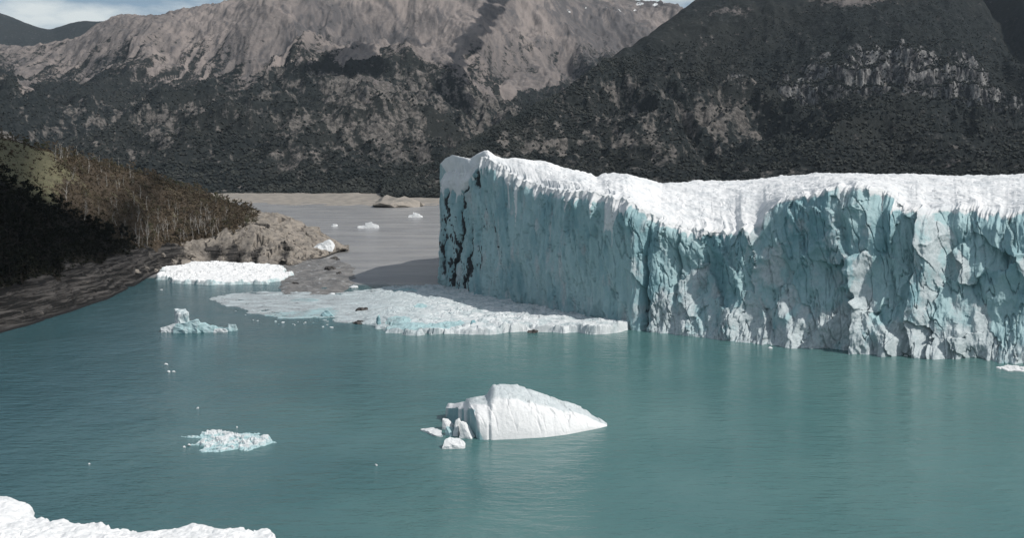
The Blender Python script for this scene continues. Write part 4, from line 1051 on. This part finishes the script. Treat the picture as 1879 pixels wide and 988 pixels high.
KINDS = {
    'brown': ('rust brown tree of the wood that covers the sunny headland slope', 'brown trees on the headland', MAT_BROWN, 'beech_tree'),
    'olive': ('olive green bushy tree scattered on the sunny headland', 'green trees on the headland', MAT_OLIVE, 'evergreen_tree'),
    'dark': ('dark tree of the shaded wood above the black rocks', 'dark trees on the shaded bank', MAT_SHADED, 'shade_tree'),
}
PROTO = {}
for kd_, (lab, grp, lm, nm) in KINDS.items():
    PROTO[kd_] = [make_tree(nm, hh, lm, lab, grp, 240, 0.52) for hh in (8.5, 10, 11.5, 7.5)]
USED = set()
def plant(proto, p, s, rz):
    if proto.name in USED: o = copy_tree(proto)
    else: o = proto; USED.add(proto.name)
    o.location = (p.x, p.y, p.z - 0.25); o.scale = (s, s, s * rnd.uniform(.9, 1.15)); o.rotation_euler = (0, 0, rz)
    return o
def scatter(n, region, mind, rs):
    out = []; tries = 0
    while len(out) < n and tries < n * 60:
        tries += 1
        x = rs.uniform(-30, 470); t = rs.uniform(1.95, 3.25)
        if not region(x, t): continue
        p = head_at(x, t)
        if all((p.x - a.x) ** 2 + (p.y - a.y) ** 2 > mind * mind for a in out): out.append(p)
    return out
rs = random.Random(5)
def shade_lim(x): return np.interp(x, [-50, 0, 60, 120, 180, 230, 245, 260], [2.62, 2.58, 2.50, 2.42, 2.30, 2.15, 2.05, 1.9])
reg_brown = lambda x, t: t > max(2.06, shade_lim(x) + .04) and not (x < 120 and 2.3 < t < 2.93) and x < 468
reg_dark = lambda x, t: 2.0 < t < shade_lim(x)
reg_olive = lambda x, t: (x > 150 and 2.02 < t < 2.25 and shade_lim(x) < t) or (t > 2.9 and 20 < x < 470)
for p in scatter(290, reg_brown, 3.5, rs): plant(rs.choice(PROTO['brown']), p, rs.uniform(.5, .82) * (0.75 if p.x < -190 else 1.0), rs.uniform(0, 6.28))
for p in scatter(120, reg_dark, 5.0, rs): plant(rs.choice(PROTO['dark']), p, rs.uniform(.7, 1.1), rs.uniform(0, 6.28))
for p in scatter(46, reg_olive, 6.0, rs): plant(rs.choice(PROTO['olive']), p, rs.uniform(.35, .62), rs.uniform(0, 6.28))
# bleached dead trunks
SN = []
for hh in (8, 10, 11, 9):
    (tv, tf), tips = trunk_geo(rnd, hh, hh * 0.022, 8, 0.8)
    o = mesh('dead_tree', tv, tf, MAT_SNAG); SN.append(o)
    tag(o, 'bleached bare dead tree standing in the headland wood', 'dead tree', 'dead trees on the headland')
def reg_snag(x, t):
    return (shade_lim(x) < t < shade_lim(x) + .75 and 90 < x < 420 and (rs.random() < (.95 if 2.0 < t < 2.35 else .22)))
for p in scatter(100, reg_snag, 2.6, rs):
    pr = rs.choice(SN)
    o = pr if pr.name not in USED else pr.copy()
    if pr.name in USED: COL.objects.link(o)
    USED.add(pr.name)
    o.location = (p.x, p.y, p.z - .2); s = rs.uniform(.65, 1.1); o.scale = (s, s, s); o.rotation_euler = (rs.uniform(-.12, .12), rs.uniform(-.12, .12), rs.uniform(0, 6.28))
# low scrub between the trees, nobody could count it
rg = np.random.default_rng(9)
SH = []
V, F, k = [], [], 0
for i in range(9000):
    x = rg.uniform(-60, 475); t = rg.uniform(1.98, 3.3)
    if x > 455 and t < 2.5: continue
    if x < 105 and 2.45 < t < 2.95 and rg.random() < .62: continue
    p = np.array(head_at(x, t)); r_ = rg.uniform(.5, 1.7)
    for j in range(7):
        c = p + np.array([rg.normal() * r_ * .6, rg.normal() * r_ * .6, abs(rg.normal()) * r_ * .5])
        a = rg.normal(size=3); a /= np.linalg.norm(a); b = np.cross(a, rg.normal(size=3)); b /= np.linalg.norm(b) + 1e-6
        s = r_ * rg.uniform(.3, .6)
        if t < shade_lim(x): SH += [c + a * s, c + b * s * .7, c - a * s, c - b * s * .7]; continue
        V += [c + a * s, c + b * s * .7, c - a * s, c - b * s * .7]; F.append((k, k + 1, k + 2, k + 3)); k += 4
tag(mesh('undergrowth', np.array(SH), np.arange(len(SH)).reshape(-1, 4), MAT_SHADED, smooth=False), 'dark undergrowth of the shaded wood above the black rocks', 'scrub', kind='stuff')  # scrub in the shade zone takes the shade-darkened leaf colour
MAT_SCRUB = mat_simple('scrub_foliage', (0.045, 0.038, 0.025), (0.100, 0.078, 0.054), 0.08, bump=0)
tag(mesh('undergrowth', np.array(V), np.array(F), MAT_SCRUB, smooth=False), 'brown and olive scrub covering the ground of the headland', 'scrub', kind='stuff')

# ---------------------------------------------------------------- added cloud masses out of view, shaped along the sun to shade the slopes
def ground_hit(grid, px, py):
    X, Y, Z = grid
    dep = Y * CT - (Z - H0) * ST
    sx = CX + FPX * X / dep; sy = CY - FPX * ((Z - H0) * CT + Y * ST) / dep
    i = np.argmin((sx - px) ** 2 + (sy - py) ** 2)
    return Vector((float(X.flat[i]), float(Y.flat[i]), float(Z.flat[i])))
def shadow_caster(grid, poly, alt, rad, seed):  # unseen puffs filling a wanted shadow outline, carried up towards the sun
    P3 = [ground_hit(grid, *p) for p in poly]
    Q = [p + SUN * ((alt - p.z) / SUN.z) for p in P3]
    xs_ = [q_.x for q_ in Q]; ys_ = [q_.y for q_ in Q]
    rg = np.random.default_rng(seed)
    x = rg.uniform(min(xs_), max(xs_), 6000); y = rg.uniform(min(ys_), max(ys_), 6000)
    dd = polydist(x, y, [(q_.x, q_.y) for q_ in Q])
    k = dd > rad * 0.35
    x, y, dd = x[k][:420], y[k][:420], dd[k][:420]
    bm = bmesh.new(); bmesh.ops.create_icosphere(bm, subdivisions=2, radius=1.0)
    bv = np.array([v_.co[:] for v_ in bm.verts]); bm.verts.index_update(); bf = np.array([[v_.index for v_ in f.verts] for f in bm.faces]); bm.free()
    r = np.minimum(dd * 1.1, rad * (0.7 + 0.9 * rg.random(len(x))))
    C_ = np.stack([x, y, alt + rg.normal(size=len(x)) * rad * .4], -1)
    V = (C_[:, None] + bv[None] * (r[:, None, None] * np.array([1, 1, .6]))).reshape(-1, 3)
    F = (bf[None] + (np.arange(len(x)) * len(bv))[:, None, None]).reshape(-1, 3)
    tag(mesh('shadow_caster', V, F, MAT_CASTER), kind='structure')
shadow_caster((HX, HY, HZ), [(-300, 320), (0, 342), (60, 356), (110, 378), (170, 408), (225, 440), (242, 462), (225, 474), (120, 492), (0, 528), (-300, 640)], 1900, 10, 1)
shadow_caster(MASSIF[:3], [(555, 138), (620, 122), (700, 120), (725, 132), (690, 142), (640, 138), (590, 146)], 2000, 40, 2)
shadow_caster(MASSIF[:3], [(762, 152), (800, 146), (845, 160), (872, 182), (866, 204), (830, 198), (790, 178)], 2000, 40, 3)

# ---------------------------------------------------------------- the air
hz = M('air')
hz.n.remove(hz.b)
pv = hz.node('ShaderNodeVolumePrincipled')
pv.inputs['Color'].default_value = (0.62, 0.74, 0.86, 1)
pv.inputs['Density'].default_value = 1.7e-5
pv.inputs['Anisotropy'].default_value = 0.0
hz.link(pv.outputs[0], hz.n['Material Output'].inputs['Volume'])
hx0, hx1, hy0, hy1, hz0, hz1 = -9500, 9500, -1700, 12000, -16, 1650
hv = [(x_, y_, z_) for x_ in (hx0, hx1) for y_ in (hy0, hy1) for z_ in (hz0, hz1)]
tag(mesh('haze', np.array(hv, float), np.array([[0, 1, 3, 2], [4, 6, 7, 5], [0, 4, 5, 1], [2, 3, 7, 6], [0, 2, 6, 4], [1, 5, 7, 3]]), hz.m, smooth=False), kind='stuff')
